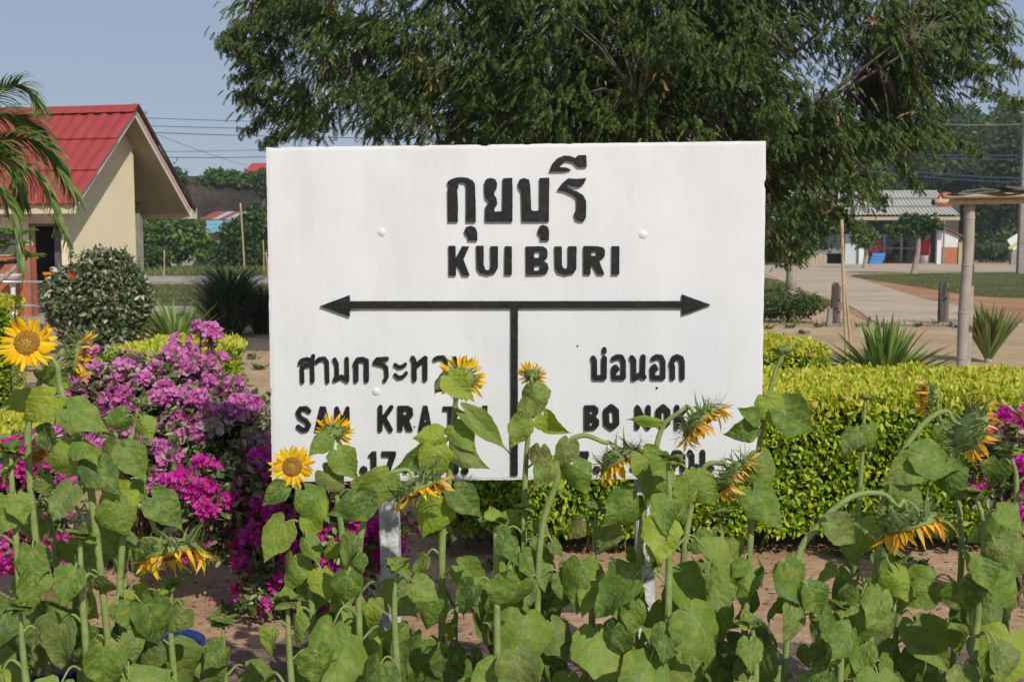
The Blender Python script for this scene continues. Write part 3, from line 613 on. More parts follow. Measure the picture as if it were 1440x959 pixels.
def leafmesh(i):
    r_=random.Random(i); rows=14; wd=[.30,.40,.45,.47,.465,.44,.40,.345,.275,.205,.14,.085,.038,.0]; cols=[-1,-.68,-.34,0,.34,.68,1]; m=MB(); m.uv=[]
    bend=[.3,.6,.4,.8,.2,.5,.7,1.1][i]; fold=[.12,-.1,.25,.05,.3,-.15,.18,.0][i]; tw=[.2,-.3,.1,.4,-.1,0,-.45,.3][i]; wa=r_.uniform(.03,.07); ph=r_.uniform(0,6); wmul=r_.uniform(.88,1.08); sk=r_.uniform(-.12,.12)
    for a in range(rows):
        t=a/(rows-1)
        for s in cols:
            x=s*wd[a]*wmul*(1+.05*math.sin(a*1.3+ph+s)); y=t-.17*math.sin(math.pi*.80*abs(s)**.85)*(1-t)**3
            if s in(-1,1): x*=1+.022*((a%2)*2-1)+.012*r_.uniform(-1,1)
            u,v=x+.5,y
            z=fold*abs(x)-bend*t*t*.55+wa*math.sin(t*9+ph+(2.5 if s>0 else 0))*abs(s)+.05*math.sin(x*9+ph)*t-(.9 if i%3 else -.3)*x*x+.022*mnoise.noise(Vector((x*6,y*6,i*3.7)))*2
            yy=y*(1-.18*bend*t); x+=sk*t*t; X=x*math.cos(tw*t)-z*math.sin(tw*t); Z_=x*math.sin(tw*t)+z*math.cos(tw*t)
            m.v.append((X,yy,Z_)); m.uv.append((u,v))
    for a in range(rows-1):
        for c in range(6): m.f.append((a*7+c,a*7+c+1,(a+1)*7+c+1,(a+1)*7+c))
    return m.mesh('sunflower_leaf',M_leaf,smooth=True)
LM=[leafmesh(i) for i in range(8)]
def petalmesh(mat,curl,tw,i):
    m=MB(); 
    for t,w_ in ((0,.07),(.22,.125),(.5,.15),(.78,.10),(1,.0)):
        z=curl*t*t; a=tw*t
        for s in(-1,0,1):
            x=s*w_; zz=-abs(s)*w_*.45; m.v.append((x*math.cos(a)-zz*math.sin(a)+.06*math.sin(t*4+i),t,z+x*math.sin(a)+zz*math.cos(a)))
    for a in range(4):
        for c in range(2): m.f.append((a*3+c,a*3+c+1,a*3+c+4,a*3+c+3))
    return m.mesh('petal',mat,smooth=True)
PET=[petalmesh(M_petal,c,t,i) for i,(c,t) in enumerate(((.1,.2),(-.25,-.5),(.3,.4),(-.1,.9)))]
PEW=[petalmesh(M_wilt,c,t,i) for i,(c,t) in enumerate(((.5,.9),(-.5,-1.3),(.7,1.6),(-.3,.6)))]
BRM=[]
for i,(cu,sw) in enumerate(((-.5,.3),(.25,-.35),(-.85,-.3),(.5,.45))):
    m=MB()
    for t,w_ in ((0,.085),(.25,.085),(.55,.05),(.8,.025),(1,.0)):
        for s in(-1,1): m.v.append((s*w_+sw*t*t*1.3,t-.42*abs(cu)*t*t*t,cu*t*t*1.1))
    m.f=[(a*2,a*2+1,a*2+3,a*2+2) for a in range(4)]; BRM.append(m.mesh('bract',M_bract,smooth=True))
def basis(y,n):
    y=Vector(y).normalized(); x=y.cross(Vector(n)); x=x.normalized() if x.length>1e-5 else y.orthogonal().normalized(); return x,y,x.cross(y)
def frame1(p,y,n,s):
    x,y,z=basis(y,n); return Matrix(((x.x*s,y.x*s,z.x*s,p[0]),(x.y*s,y.y*s,z.y*s,p[1]),(x.z*s,y.z*s,z.z*s,p[2]),(0,0,0,1)))
def head(plant,pos,face,d,kind):
    f=Vector(face).normalized(); x,y,_=f.orthogonal().normalized(),None,None; x=f.orthogonal().normalized(); y=f.cross(x)
    M=Matrix(((x.x,y.x,f.x),(x.y,y.y,f.y),(x.z,y.z,f.z))); k={'open':.225,'back':.235,'wilt':.36,'bud':.30}[kind]; rd=d*k
    R4=lambda p:pos+M@Vector(p)
    m=MB(); m.lathe([(.007,-.55*rd),(.25*rd,-.50*rd),(.6*rd,-.38*rd),(.92*rd,-.16*rd),(1.0*rd,0),(.9*rd,.05*rd)],pos,22,M)
    for i in range(len(m.v)): # uneven
        q=Vector(m.v[i]); m.v[i]=tuple(q+(q-pos)*(.09*mnoise.noise((q-pos)*60)))
    hd=m.build('flower_head',M_back,plant,smooth=True)
    if kind in('open','back','wilt'):
        m=MB(); m.lathe([(.97*rd,.0),(.93*rd,.10*rd),(.75*rd,.17*rd),(.5*rd,.16*rd),(.3*rd,.12*rd),(.0003,.11*rd)],pos,26,M); m.build('disc',M_disc,hd,smooth=True)
        if kind=='open':
            m=MB(); m.lathe([(.34*rd,.131*rd),(.2*rd,.165*rd),(.0003,.17*rd)],pos,16,M); m.build('disc_centre',M_disc2,hd,smooth=True)
    npet={'open':36,'back':32,'wilt':38,'bud':0}[kind]; Lp={'open':.30,'back':.29,'wilt':.30,'bud':.2}[kind]*d
    for i in range(npet):
        a=2*math.pi*(i+random.uniform(-.35,.35))/npet; rad=M@Vector((math.cos(a),math.sin(a),0))
        if kind=='wilt': tl=random.uniform(.35,1.35); L_=Lp*random.uniform(.4,.95); ms=random.choice(PEW)
        else: tl=random.uniform(-.1,.4)+(.22 if i%2 else 0); L_=Lp*random.uniform(.75,1.12); ms=random.choice(PET)
        dr=rad*math.cos(tl)+f*math.sin(tl)+M@Vector((-math.sin(a),math.cos(a),0))*random.gauss(0,.16); nn=f*math.cos(tl)-rad*math.sin(tl)+Vector([random.gauss(0,.3) for _ in range(3)])
        inst('petal',ms,hd,frame1(pos+rad*rd*.93+f*rd*random.uniform(0,.08),dr,nn,L_))
    nb={'open':18,'back':44,'wilt':84,'bud':34}[kind]; Lb={'open':.20,'back':.20,'wilt':.33,'bud':.36}[kind]*d
    for i in range(nb):
        a=2*math.pi*(i+random.uniform(-.3,.3))/nb*(3 if kind in('wilt','back') else 1); lay=(i%5)/5 if kind!='open' else 0
        rad=M@Vector((math.cos(a),math.sin(a),0)); tl={'open':random.uniform(-.1,.15),'back':random.uniform(-.3,.1)-lay*.3,'wilt':random.uniform(-1.2,.15),'bud':random.uniform(-.1,1.0)}[kind]
        r0=rd*(.95-lay*.45); dr=rad*math.cos(tl)+f*math.sin(tl); nn=rad*math.sin(tl)-f*math.cos(tl)
        inst('bract',random.choice(BRM),hd,frame1(pos+rad*r0-f*rd*(.06+lay*.28),dr,nn,Lb*random.uniform(.7,1.2)))
    return f,rd
def sunflower(label,Y,path,base_px,hd=None,leaves=12,top=640,hero=(),r=(.0048,.0105),lsz=(.078,.168),tipbud=False,seed=0,bias=None,group=None):
    """path: picture points of the stem, first = neck under the head"""
    random.seed(100+seed)
    P=[W(a,b,Y+(c[0] if c else 0)) for a,b,*c in path]; z0=P[-1].z
    bx=D_(base_px,Y); P+=[Vector((P[-1].x*.35+bx*.65,Y,z0*.45)),Vector((bx,Y+random.uniform(-.03,.03),-.01))]
    t=thing('sunflower_plant',label,'sunflower',(bx,Y,0),'sunflowers in front of the sign')
    if hd:
        hx,hy,dpx,face,kind=hd[:5]; dy=hd[5] if len(hd)>5 else 0; d=dpx/F*Y; pos=W(hx,hy,Y+dy)
        f,rd=head(t,pos,face,d,kind); P=[pos-f*rd*.5,pos-f*(rd*.8+.008)]+P
    S=spline(P,6); n=len(S); m=MB(); m.tube(S,[r[0]+(r[1]-r[0])*min(1,(i/n)*1.5) for i in range(n)],9)
    # cumulative length lookup
    def at(z):
        b=min(range(n//5,n-1),key=lambda i:abs(S[i].z-z)); return S[b]
    ztop=W(0,top,Y).z; k=0; az=random.uniform(0,6.28)
    def addleaf(base_,tip,nor,s,mi=None):
        inst('leaf',LM[mi if mi is not None else random.randrange(8)],t,frame1(base_,tip,nor,s)@Matrix.Diagonal((random.uniform(.78,1.05),1,1,1)))
    leaves+=2 if hd else 1
    for k in range(leaves):
        q=(k+.5)/leaves; z=ztop*(1-q)+(.27 if top<800 else .12)*q+random.uniform(-.02,.02); az+=2.4+random.uniform(-.4,.4); c=at(z)
        out=Vector((math.cos(az),math.sin(az),0))
        if out.y>.2 and random.random()<.45: out.y*=-1
        s=(lsz[0]+(lsz[1]-lsz[0])*min(1,q*2.2))*random.uniform(.65,1.2); pl=s*random.uniform(.4,.75)
        e=c+out*pl*.9+Vector((0,0,pl*random.uniform(-.1,.55))); mid=c+out*pl*.5+Vector((0,0,pl*.45))
        m.tube(spline([c,mid,e],4),[.0042]*4+[.003]*4+[.0026],6)
        dr=out*random.uniform(.15,.8)+Vector((random.gauss(0,.32),0,-random.uniform(.5,1.1)*(1 if q>.12 else .4))); nn=out*.65+Vector((.05,-.85,.5))+Vector([random.gauss(0,.25) for _ in range(3)])
        addleaf(e,dr,nn,s)
    for h in hero:
        ax,ay,bx_,by_=h[:4]; dy=h[4] if len(h)>4 else -.04; a=W(ax,ay,Y+dy); b=W(bx_,by_,Y+dy-.02); s=(b-a).length
        c=min(S,key=lambda v:(v-a-Vector((0,0,-.03))).length); mid=(a+c)/2+Vector((0,0,.015)); m.tube(spline([c,mid,a],4),[.0038]*4+[.003]*4+[.0025],6)
        nn=Vector((random.gauss(0,.35),-1,random.uniform(.1,.7))); Mx=frame1(a,b-a,nn,s*1.04); Mx=Mx@Matrix.Diagonal((h[5] if len(h)>5 else .84,1,1,1)); inst('leaf',LM[random.randrange(8)],t,Mx)
    if tipbud:
        p=S[0]
        for i in range(7):
            a=i*.9; o=Vector((math.cos(a),math.sin(a),random.uniform(.1,.9))); addleaf(p,o,Vector((0,0,1))-o*.3,random.uniform(.035,.075))
    m.build('stem',M_stem,t,smooth=True)
    return t
up=(0,0,1)
SF=sunflower
SF('tall open yellow sunflower with big brown disc at the far left',3.15,[(78,510),(85,545),(110,620),(128,690)],150,(38,482,82,(.18,-1,.30),'open'),9,600,[(95,575,150,610),(75,560,20,600),(110,640,40,655),(128,650,168,700)],seed=1)
SF('sunflower turned aside, just right of the big open one',3.35,[(88,494),(62,525),(46,570),(40,650)],55,(112,503,78,(.92,.22,-.22),'wilt'),9,610,[(60,520,98,556),(45,560,-5,570)],seed=2)
SF('slim sunflower stem ending in a half closed green bud above the purple bougainvillea',3.45,[(190,600),(176,640),(165,690)],172,(197,566,44,(.2,.35,.9),'bud'),9,650,[(178,585,137,600),(200,590,215,620),(176,630,205,680),(165,625,150,690)],(.0045,.011),seed=3)
SF('sunflower with a small orange flower low behind the leaves at the left',3.6,[(58,660),(70,720),(80,800)],85,(54,640,30,(.7,-.6,-.2),'wilt'),7,690,seed=4)
SF('sunflower bowed right over with withered petals above the blue tub',3.2,[(222,750),(205,718),(182,712),(172,770),(170,860)],180,(243,778,112,(.22,-.28,-.95),'wilt'),8,800,[(180,690,125,735),(215,700,265,740)],seed=5)
SF('small open sunflower facing out at the lower left corner of the sign',3.5,[(418,690),(428,740),(436,820)],440,(411,656,66,(.06,-1,.12),'open'),8,740,[(400,685,365,710),(430,690,472,730),(445,705,420,765),(400,735,365,790)],(.0045,.011),seed=6)
SF('sunflower seen from behind over the letters at the sign left',3.6,[(468,650),(474,700),(482,770)],478,(470,607,60,(.12,.9,.42),'back'),8,760,[(462,614,430,640),(474,636,503,680),(455,662,492,694),(500,690,560,700)],(.0045,.011),seed=7)
SF('largest sunflower seen from behind, in front of the sign centre left',3.5,[(640,570),(636,620),(630,690),(622,760)],618,(650,533,80,(.12,.95,.30),'back'),8,760,[(632,530,666,566,-.1),(628,530,606,552,-.04,.9),(622,612,578,620),(640,600,668,640),(655,580,722,638,-.04,.42),(608,628,615,688),(638,634,688,662,-.04,.6),(608,640,543,660,-.04,.55),(620,700,580,760),(640,690,680,730)],(.0055,.012),seed=8)
SF('small sunflower from behind beside the vertical black bar',3.6,[(750,560),(744,600),(739,660),(737,740)],735,(748,527,46,(.05,.85,.55),'back'),7,720,[(750,545,760,592),(748,565,722,590),(738,590,712,632),(765,585,794,622),(760,630,756,672),(770,650,792,700)],(.004,.010),seed=9)
SF('sunflower bowed down with shrivelled petals under the left distance numbers',3.3,[(560,662),(540,672),(520,710),(505,780)],500,(588,690,98,(.45,-.2,-.9),'wilt'),7,770,[(545,670,500,725),(520,705,455,720),(500,760,470,800)],seed=10)
SF('sunflower on a curved neck drooping over the right distance numbers',3.4,[(850,622),(820,612),(795,628),(782,680),(760,760)],752,(873,648,92,(.50,-.2,-.85),'wilt'),8,740,[(800,622,788,670),(775,650,745,690),(805,655,830,700)],seed=11)
SF('heavy drooping sunflower with curled green bracts at the sign lower right',3.3,[(955,580),(932,600),(918,650),(905,720),(898,800)],890,(987,594,90,(.62,-.3,-.72),'wilt'),8,760,[(928,592,884,580,-.04,.35),(905,640,945,700),(930,660,905,720),(950,690,985,740),(895,700,850,750)],seed=12)
SF('sunflower facing low right with ragged petals by the sign bottom right corner',3.4,[(1018,652),(992,655),(975,700),(962,780)],955,(1035,668,82,(.72,-.3,-.62),'wilt'),7,760,[(980,670,1010,720),(965,680,930,730)],seed=13)
SF('tall stem with a spiky green bud beside the right edge of the sign',3.45,[(1088,530),(1074,590),(1062,670),(1055,760)],1050,(1099,492,46,(.15,.2,1),'bud'),6,770,[(1078,560,1100,610),(1068,590,1040,572),(1060,600,1020,620),(1095,575,1158,615),(1070,640,1090,700),(1060,690,1100,750)],(.0045,.011),seed=14)
SF('thin pale stem with a small bud in front of the hedge',3.7,[(1215,590),(1212,650),(1206,730)],1205,(1217,558,32,(.1,.2,1),'bud'),7,720,[(1222,600,1240,640),(1205,610,1180,640)],(.0035,.009),seed=15)
SF('narrow yellow sunflower seen edge on against the hedge',3.6,[(1318,575),(1330,620),(1345,690),(1352,780)],1355,(1301,559,52,(-1,.1,.0),'wilt'),7,740,[(1325,600,1355,640)],(.004,.010),seed=16)
SF('large sunflower turned right with a thick green back at the right',3.3,[(1330,578),(1300,595),(1262,650),(1240,730)],1228,(1366,605,94,(.85,.08,-.45),'wilt'),8,720,[(1290,640,1370,660),(1330,655,1345,715),(1290,650,1240,680),(1265,680,1310,720)],seed=17)
SF('sunflower arching right over with long hanging orange petals',3.2,[(1262,712),(1240,694),(1195,700),(1150,740),(1118,800)],1105,(1283,738,112,(.30,-.22,-.93),'wilt'),8,790,[(1165,735,1215,770),(1105,795,1140,870)],seed=18)
LEAFY=[(20,3.3,640,'leafy sunflower without flower at the left edge'),(112,3.05,760,'broad leafed sunflower stalk in the blue tub'),(238,3.3,830,'low leafy sunflower beside the tub'),(318,3.45,880,'short leafy sunflower to the left of the open small one'),(700,3.1,740,'leafy sunflower in front of the sign middle'),(742,3.5,720,'leafy sunflower with a closed bud below the black bar'),(560,3.2,800,'leafy sunflower in front of the left sign post'),(832,3.4,720,'leafy sunflower under the curved neck'),(945,3.15,650,'bright leafed sunflower before the right sign post'),(1010,3.5,730,'leafy sunflower under the ragged one'),(1150,3.4,850,'low leafy sunflower below the arching one'),(1185,3.05,860,'short leafy sunflower nearest in front of the hedge'),(1378,3.2,700,'leafy sunflower near the right edge'),(1425,3.4,640,'leafy sunflower cut by the right edge'),(1262,3.55,790,'leafy sunflower in front of the hedge foot'),(640,3.65,820,'low leafy sunflower behind the front row'),(875,3.65,840,'low leafy sunflower behind the right sign post front'),(410,3.05,850,'low leafy sunflower nearest on the left'),(1060,3.0,880,'low leafy sunflower nearest on the right'),(30,2.95,860,'lowest leafy sunflower in the left corner')]
for i,(px,Y,top,lab) in enumerate(LEAFY):
    SF(lab,Y,[(px+random.uniform(-8,8),top-6),(px+random.uniform(-6,6),top+60)],px,None,9 if top<800 else 4,top,(),(.005,.013),tipbud=True,seed=40+i)
# blue tub
M_blue=surf('blue_plastic',(.010,.035,.20),(.008,.028,.16),8,.35,.5,dirt=(.12,.13,.16),dscale=10,damt=.35)
def tub(px,Y,r,h,label):
    x=D_(px,Y); t=thing('plastic_tub',label,'tub',(x,Y,0)); m=MB()
    m.lathe([(.0001,.01),(r*.8,.01),(r*.82,0),(r*.97,h-.02),(r*1.05,h-.012),(r*1.06,h),(r*.99,h),(r*.93,h-.03),(r*.90,h-.08)],(x,Y,0),40); m.build('shell',M_blue,t,smooth=True)
    m=MB(); m.lathe([(r*.92,h-.055),(r*.5,h-.04),(.001,h-.035)],(x,Y,0),30); m.build('soil',M_mulch_shade,t,smooth=True)
    return t
tub(62,3.6,.21,.345,'blue plastic tub of soil holding sunflowers at the lower left'); tub(208,3.72,.15,.325,'small blue plastic tub beside the low leafy sunflower')
# ================================================================ trees
M_bark=surf('tree_bark',(.17,.13,.10),(.08,.062,.048),12,.95,.1,bump=.02,bscale=25,stretch=(1,1,.25))
M_palebark=surf('pale_bark',(.42,.36,.30),(.24,.20,.16),14,.9,.1,bump=.01,bscale=30,stretch=(1,1,.3))
M_feather=foliage('feathery_leaf',[(.026,.054,.013),(.048,.088,.020),(.082,.132,.028),(.15,.19,.042)],.25,.6,.2)
M_pod=foliage('brown_pod',[(.15,.07,.035),(.22,.12,.06),(.32,.21,.12)],.1,.7)
def sprayt():
    v=[];f=[]
    for i in range(6):
        t=.12+i*.15; x0=0; y=t; z=-.38*t*t; L_=.34*(1-.55*abs(t-.45))
        for s in(-1,1):
            n=len(v); a=Vector((s*L_*.88,L_*.45,-.30*L_)); w_=.062
            v+=[(0,y-w_,z),(0,y+w_,z),(a.x,y+a.y+w_*.7,z+a.z),(a.x*.93,y+a.y-w_*1.3,z+a.z)]; f.append((n,n+1,n+2,n+3) if s<0 else (n,n+3,n+2,n+1))
    n=len(v); v+=[(-.01,0,0),(.01,0,0),(0,1,-.38)]; f.append((n,n+1,n+2)); return v,f
SPRAY=sprayt()
def inblobs(blobs,n,shell=.45,power=.6):
    wt=np.array([b[1][0]*b[1][1]*b[1][2] for b in blobs])**power; idx=rng.choice(len(blobs),n,p=wt/wt.sum()); d=nrm(rng.normal(0,1,(n,3)))
    q=rng.uniform(shell**3,1,n)**(1/3); c=np.array([blobs[i][0] for i in idx]); r=np.array([blobs[i][1] for i in idx])
    return c+d*r*q[:,None], nrm(d/r*r.mean(1,keepdims=True))
def limbs(t,base_,fork,targets,rt,mat,rl=.4,n=8):
    m=MB(); b=Vector(base_); fk=Vector(fork); mid=(b+fk)/2+Vector((random.gauss(0,.08),random.gauss(0,.08),0))
    m.tube(spline([b-Vector((0,0,.1)),b+Vector((0,0,.15)),mid,fk],4),[rt*1.5]*4+[rt*1.15]*4+[rt]*4+[rt*.85],10)
    m.build('trunk',mat,t,smooth=True)
    m=MB(); ends=[]
    for T in targets:
        T=Vector(T); q=fk.lerp(T,.45)+Vector((random.gauss(0,.12),random.gauss(0,.12),random.gauss(.1,.12)))*(T-fk).length*.25
        P=spline([fk-Vector((0,0,.1)),q,T],5); k=len(P); m.tube(P,[rt*rl*2*(1-.9*i/(k-1))**1.5*.7+.008 for i in range(k)],7); ends+=P[2:]
    return m,ends
def bigtree():
    Y=15.0; X=lambda px,Y_=15.0:(px-720)/F*Y_; Zp=lambda py,Y_=15.0:W(720,py,Y_).z
    B=lambda px,py,rx,rz,ry,dY=0:((X(px),Y+dY,Zp(py)),(rx/F*Y,ry,rz/F*Y))
    blobs=[B(560,40,210,150,1.8),B(450,60,115,62,1.0),B(395,20,70,45,.7,.3),B(420,150,60,38,.8),B(700,60,200,165,2.0),B(860,70,230,190,2.2),B(1000,90,220,190,2.2),B(1130,60,190,180,2.0),B(1150,155,120,90,1.5),B(1170,270,30,32,.5,-.6),B(1105,290,45,70,.9),B(1262,95,72,85,1.2),B(1310,50,55,60,1.0),B(1345,10,50,35,.8),B(1240,185,60,45,.8),B(1385,62,14,12,.4),
       B(850,-190,420,170,2.6),B(760,150,260,90,1.8),B(960,170,220,90,1.8)]
    t=thing('tree','huge spreading dark green tree with feathery drooping foliage and brown pods behind the sign','tree',(X(905),Y,0))
    P,_=inblobs(blobs,1500,.35); P=P[[mnoise.noise(Vector((p[0]*.85,7.7,p[2]*.95)))<.36 or p[2]>4.6 or abs(p[0]-1.2)<1.6 for p in P]] 
    fork=(X(905),Y,2.1); tg=[P[i] for i in rng.choice(len(P),26,replace=False)]
    m,ends=limbs(t,(X(905),Y,0),fork,tg,.26,M_bark,.30); E_=np.array([tuple(e) for e in ends])
    for p in P[::2]:
        j=int(((E_-p)**2).sum(1).argmin()); a=Vector(E_[j]); b=Vector(p); m.tube([a,(a+b)/2+Vector((0,0,.12)),b],[.022,.014,.006],4)
    # sparse outer fringe twigs
    fr=[]
    for (px,py,dx,dy) in ((352,30,-42,20),(350,75,-30,-10),(355,120,-22,12),(372,165,-30,18),(390,190,-20,10),(330,40,-20,22),(400,0,-30,-10),(1370,60,60,25),(1385,95,60,-8),(1395,130,50,10),(1355,0,40,-6),(1380,110,50,34),(1340,190,40,25),(1225,262,20,20),(1275,235,20,26),(1185,300,20,20),(1400,60,30,25),(360,100,-35,8),(345,55,-35,0),(368,140,-30,-4),(1360,40,55,10),(1350,85,70,20),(1375,20,45,12)):
        a=W(px,py,Y+random.uniform(-.6,.6)); b=W(px+dx,py+dy,a.y); m.tube([a+(a-b)*.8,a,b],[.014,.009,.004],4)
        for q in np.linspace(-.5,1,10): fr.append(np.array(a.lerp(b,q)))
    o=m.build('branches',M_bark,t,smooth=True); o['kind']='stuff'
    ctr=np.array([X(880),Y,Zp(120)])
    per=39; C_=np.repeat(P,per,0); n=len(C_); cs=np.repeat(rng.uniform(.6,1.3,(len(P),1)),per,0); off=wob(n,1)*np.array([.15,.15,.12])*cs; pos=C_+off
    out=nrm(C_-ctr)*.6+nrm(off)*.9+wob(n,.3); out[:,2]=-np.abs(out[:,2])*.3-rng.uniform(.05,1.3,n)
    FR=np.repeat(np.array(fr),11,0); k=len(FR); po2=FR+wob(k,.035); o2=wob(k,.6); o2[:,2]=-rng.uniform(.3,1.5,k)
    pos=np.concatenate([pos,po2]); out=np.concatenate([out,o2]); n=len(pos); sc=np.concatenate([rng.uniform(.09,.19,n-k),rng.uniform(.07,.14,k)])
    fm=frames(pos,out,nrm(wob(n,.4)+np.array([0,-.5,.9])),sc); fm[:,:3,0]*=rng.uniform(.5,.8,(len(fm),1)); scatter('foliage',SPRAY,fm,M_feather,t,0,rest='foliage')
    # pods hang in bunches
    pv=[];pf=[]
    for i in range(6):
        t_=i/5; pv+=[(-.09,t_,.35*math.sin(t_*3)),(.09,t_,.35*math.sin(t_*3))]
    pf=[(i*2,i*2+1,i*2+3,i*2+2) for i in range(5)]
    Pf=P[P[:,1]<Y-.3]; bun=Pf[rng.choice(len(Pf),48,replace=False)]+np.array([0,-.42,-.1]); q=np.repeat(bun,6,0); n=len(q)
    scatter('pod',(pv,pf),frames(q+wob(n,.07),wob(n,.6)+np.array([0,0,-.9]),wob(n,1),rng.uniform(.08,.15,n)),M_pod,t,300,rest='pods')
bigtree()
def tree(label,px,base_py,Y,blobs,mat,n,ls,trunk=(.12,),bark=None,nl=7,tmpl=QLEAF,group=None,lean=0,core=True,name='tree',cat='tree',seed=0,fork=None,base_x=None,shell=.5,forkh=.4):
    x=D_(px,Y); bl=[((D_(a,Y),Y+dy,W(720,b,Y).z),(rx/F*Y,(rx+rz)/2/F*Y,rz/F*Y)) for (a,b,rx,rz,dy) in blobs]
    t=thing(name,label,cat,(x,Y,0),group)
    if core:
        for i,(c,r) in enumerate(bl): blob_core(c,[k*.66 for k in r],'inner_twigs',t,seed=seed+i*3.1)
    P,_=inblobs(bl,nl*3,.3); zb=min(c[2]-r[2] for c,r in bl); fk=(x+lean,Y,max(.25,zb*(1-forkh)+forkh*bl[0][0][2]) if fork is None else fork)
    m,_=limbs(t,(x,Y,0),fk,[P[i] for i in range(nl)],trunk[0],bark or M_bark); m.build('limbs',bark or M_bark,t,smooth=True)
    P,Nn=inblobs(bl,n,shell); P+=np.array([mnoise.noise(Vector(p)*(3/(bl[0][1][0]+.3))) for p in P])[:,None]*Nn*bl[0][1][0]*.5
    k=len(P); P=P[P[:,2]>.05]; Nn=Nn[:len(P)]; k=len(P)
    scatter('leaf',tmpl,frames(P,wob(k,.8)+Nn*.5+np.array([0,0,-.3]),Nn+wob(k,.6)+np.array([0,0,.5]),rng.uniform(.6,1.3,k)*ls),mat,t,0,rest='crown')
    return t
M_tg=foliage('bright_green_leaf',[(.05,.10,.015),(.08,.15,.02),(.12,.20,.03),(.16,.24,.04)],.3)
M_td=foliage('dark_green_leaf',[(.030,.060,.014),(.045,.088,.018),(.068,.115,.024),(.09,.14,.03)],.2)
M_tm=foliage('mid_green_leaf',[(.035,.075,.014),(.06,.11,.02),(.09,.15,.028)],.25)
# right hand far tree line
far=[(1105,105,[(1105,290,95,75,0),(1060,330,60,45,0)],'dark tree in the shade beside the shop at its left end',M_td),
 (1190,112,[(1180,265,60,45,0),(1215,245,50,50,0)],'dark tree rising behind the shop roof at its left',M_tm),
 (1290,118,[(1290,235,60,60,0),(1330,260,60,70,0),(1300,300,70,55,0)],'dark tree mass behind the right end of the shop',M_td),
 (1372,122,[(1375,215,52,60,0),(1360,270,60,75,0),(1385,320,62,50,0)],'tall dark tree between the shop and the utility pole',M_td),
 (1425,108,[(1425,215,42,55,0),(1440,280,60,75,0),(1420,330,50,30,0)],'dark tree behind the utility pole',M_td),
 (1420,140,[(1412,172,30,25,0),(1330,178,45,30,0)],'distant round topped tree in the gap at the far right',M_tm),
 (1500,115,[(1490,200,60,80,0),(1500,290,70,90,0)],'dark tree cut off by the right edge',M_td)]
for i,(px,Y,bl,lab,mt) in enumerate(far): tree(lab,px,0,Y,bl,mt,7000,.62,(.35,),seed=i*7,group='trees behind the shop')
for i,(px,Y,bl,lab) in enumerate([(1340,92,[(1338,362,16,10,0),(1325,366,12,7,0)],'small flowering bush by the brick wall of the shop annex'),(1395,98,[(1395,352,60,18,0),(1440,350,40,20,0)],'low dark hedge of bushes across the road at the far right')]):
    tree(lab,px,0,Y,bl,M_tm,2600,.35,(.06,),name='bush',cat='bush',seed=i,shell=.6)
# small trees in front of the shop
tree('small flat topped tree with a leaning trunk on the lawn before the shop',1284,384,62,[(1268,322,20,8,0),(1300,318,20,9,0),(1285,312,20,8,0)],M_tm,2600,.30,(.13,),M_palebark,nl=8,seed=3,core=False,shell=.2,lean=.2)
tree('little round headed tree on a thin trunk by the shop wall',1215,378,76,[(1214,332,17,14,0),(1210,322,12,8,0)],M_tg,1300,.32,(.14,),M_palebark,nl=5,seed=4,core=False,shell=.2)
tree('small tree with pale forked trunk on the grass right of the sign',1113,412,37,[(1095,330,38,38,0),(1135,322,40,34,0),(1075,345,25,26,0),(1150,300,35,30,0),(1120,290,40,30,0)],M_td,5200,.20,(.17,),M_palebark,nl=12,seed=6,core=False,shell=.15,forkh=.0,)
tree('loose leafy shrub on the grass below the pale forked trunk',1110,455,23.8,[(1105,428,38,20,0),(1130,432,32,15,0),(1085,440,22,12,0)],M_tm,2200,.09,(.025,),name='shrub',cat='shrub',seed=7,nl=9,core=False,shell=.3)
# left hand trees
tree('bright green tree with layered branches left of the tin shed',238,380,76,[(215,335,42,25,0),(252,330,38,26,0),(230,348,48,16,0),(282,348,24,18,0)],M_tg,6500,.42,(.16,),nl=9,seed=8)
tree('dense green tree right of the tin shed',348,380,74,[(345,335,32,26,0),(350,360,34,20,0),(362,312,20,18,0),(322,360,14,16,0)],M_tm,6500,.40,(.14,),nl=8,seed=9)
tree('dark bush beneath the bright green tree beside the concrete column',215,382,70,[(212,365,22,18,0)],M_td,1800,.36,(.1,),seed=10,name='bush',cat='bush')
M_hill=ground_mat('charcoal_heap',[(.3,(.05,.04,.035)),(.5,(.10,.078,.065)),(.65,(.18,.13,.10)),(.8,(.33,.22,.15))],sc=.12,sc2=1.2,bump=.3,grit=.5)
def hill():
    m=MB(); Y=125; nx,ny=60,18; x0,x1=D_(120,Y),D_(560,Y)
    for j in range(ny+1):
        for i in range(nx+1):
            x=x0+(x1-x0)*i/nx; t=j/ny; y=Y-8+40*t; e=min(1,min(i,nx-i)/9)
            h=9.3*min(1,(t*3.2))**.8*e**.5; h+=1.2*mnoise.noise(Vector((x*.09,y*.1,1)))*(t>0)+.5*mnoise.noise(Vector((x*.4,y*.4,3)))*(t>0)
            m.v.append((x,y,max(-.2,h)))
    m.f=[(j*(nx+1)+i,j*(nx+1)+i+1,(j+1)*(nx+1)+i+1,(j+1)*(nx+1)+i) for j in range(ny) for i in range(nx)]
    o=m.build('hill',M_hill,smooth=True); o['kind']='structure'
hill()
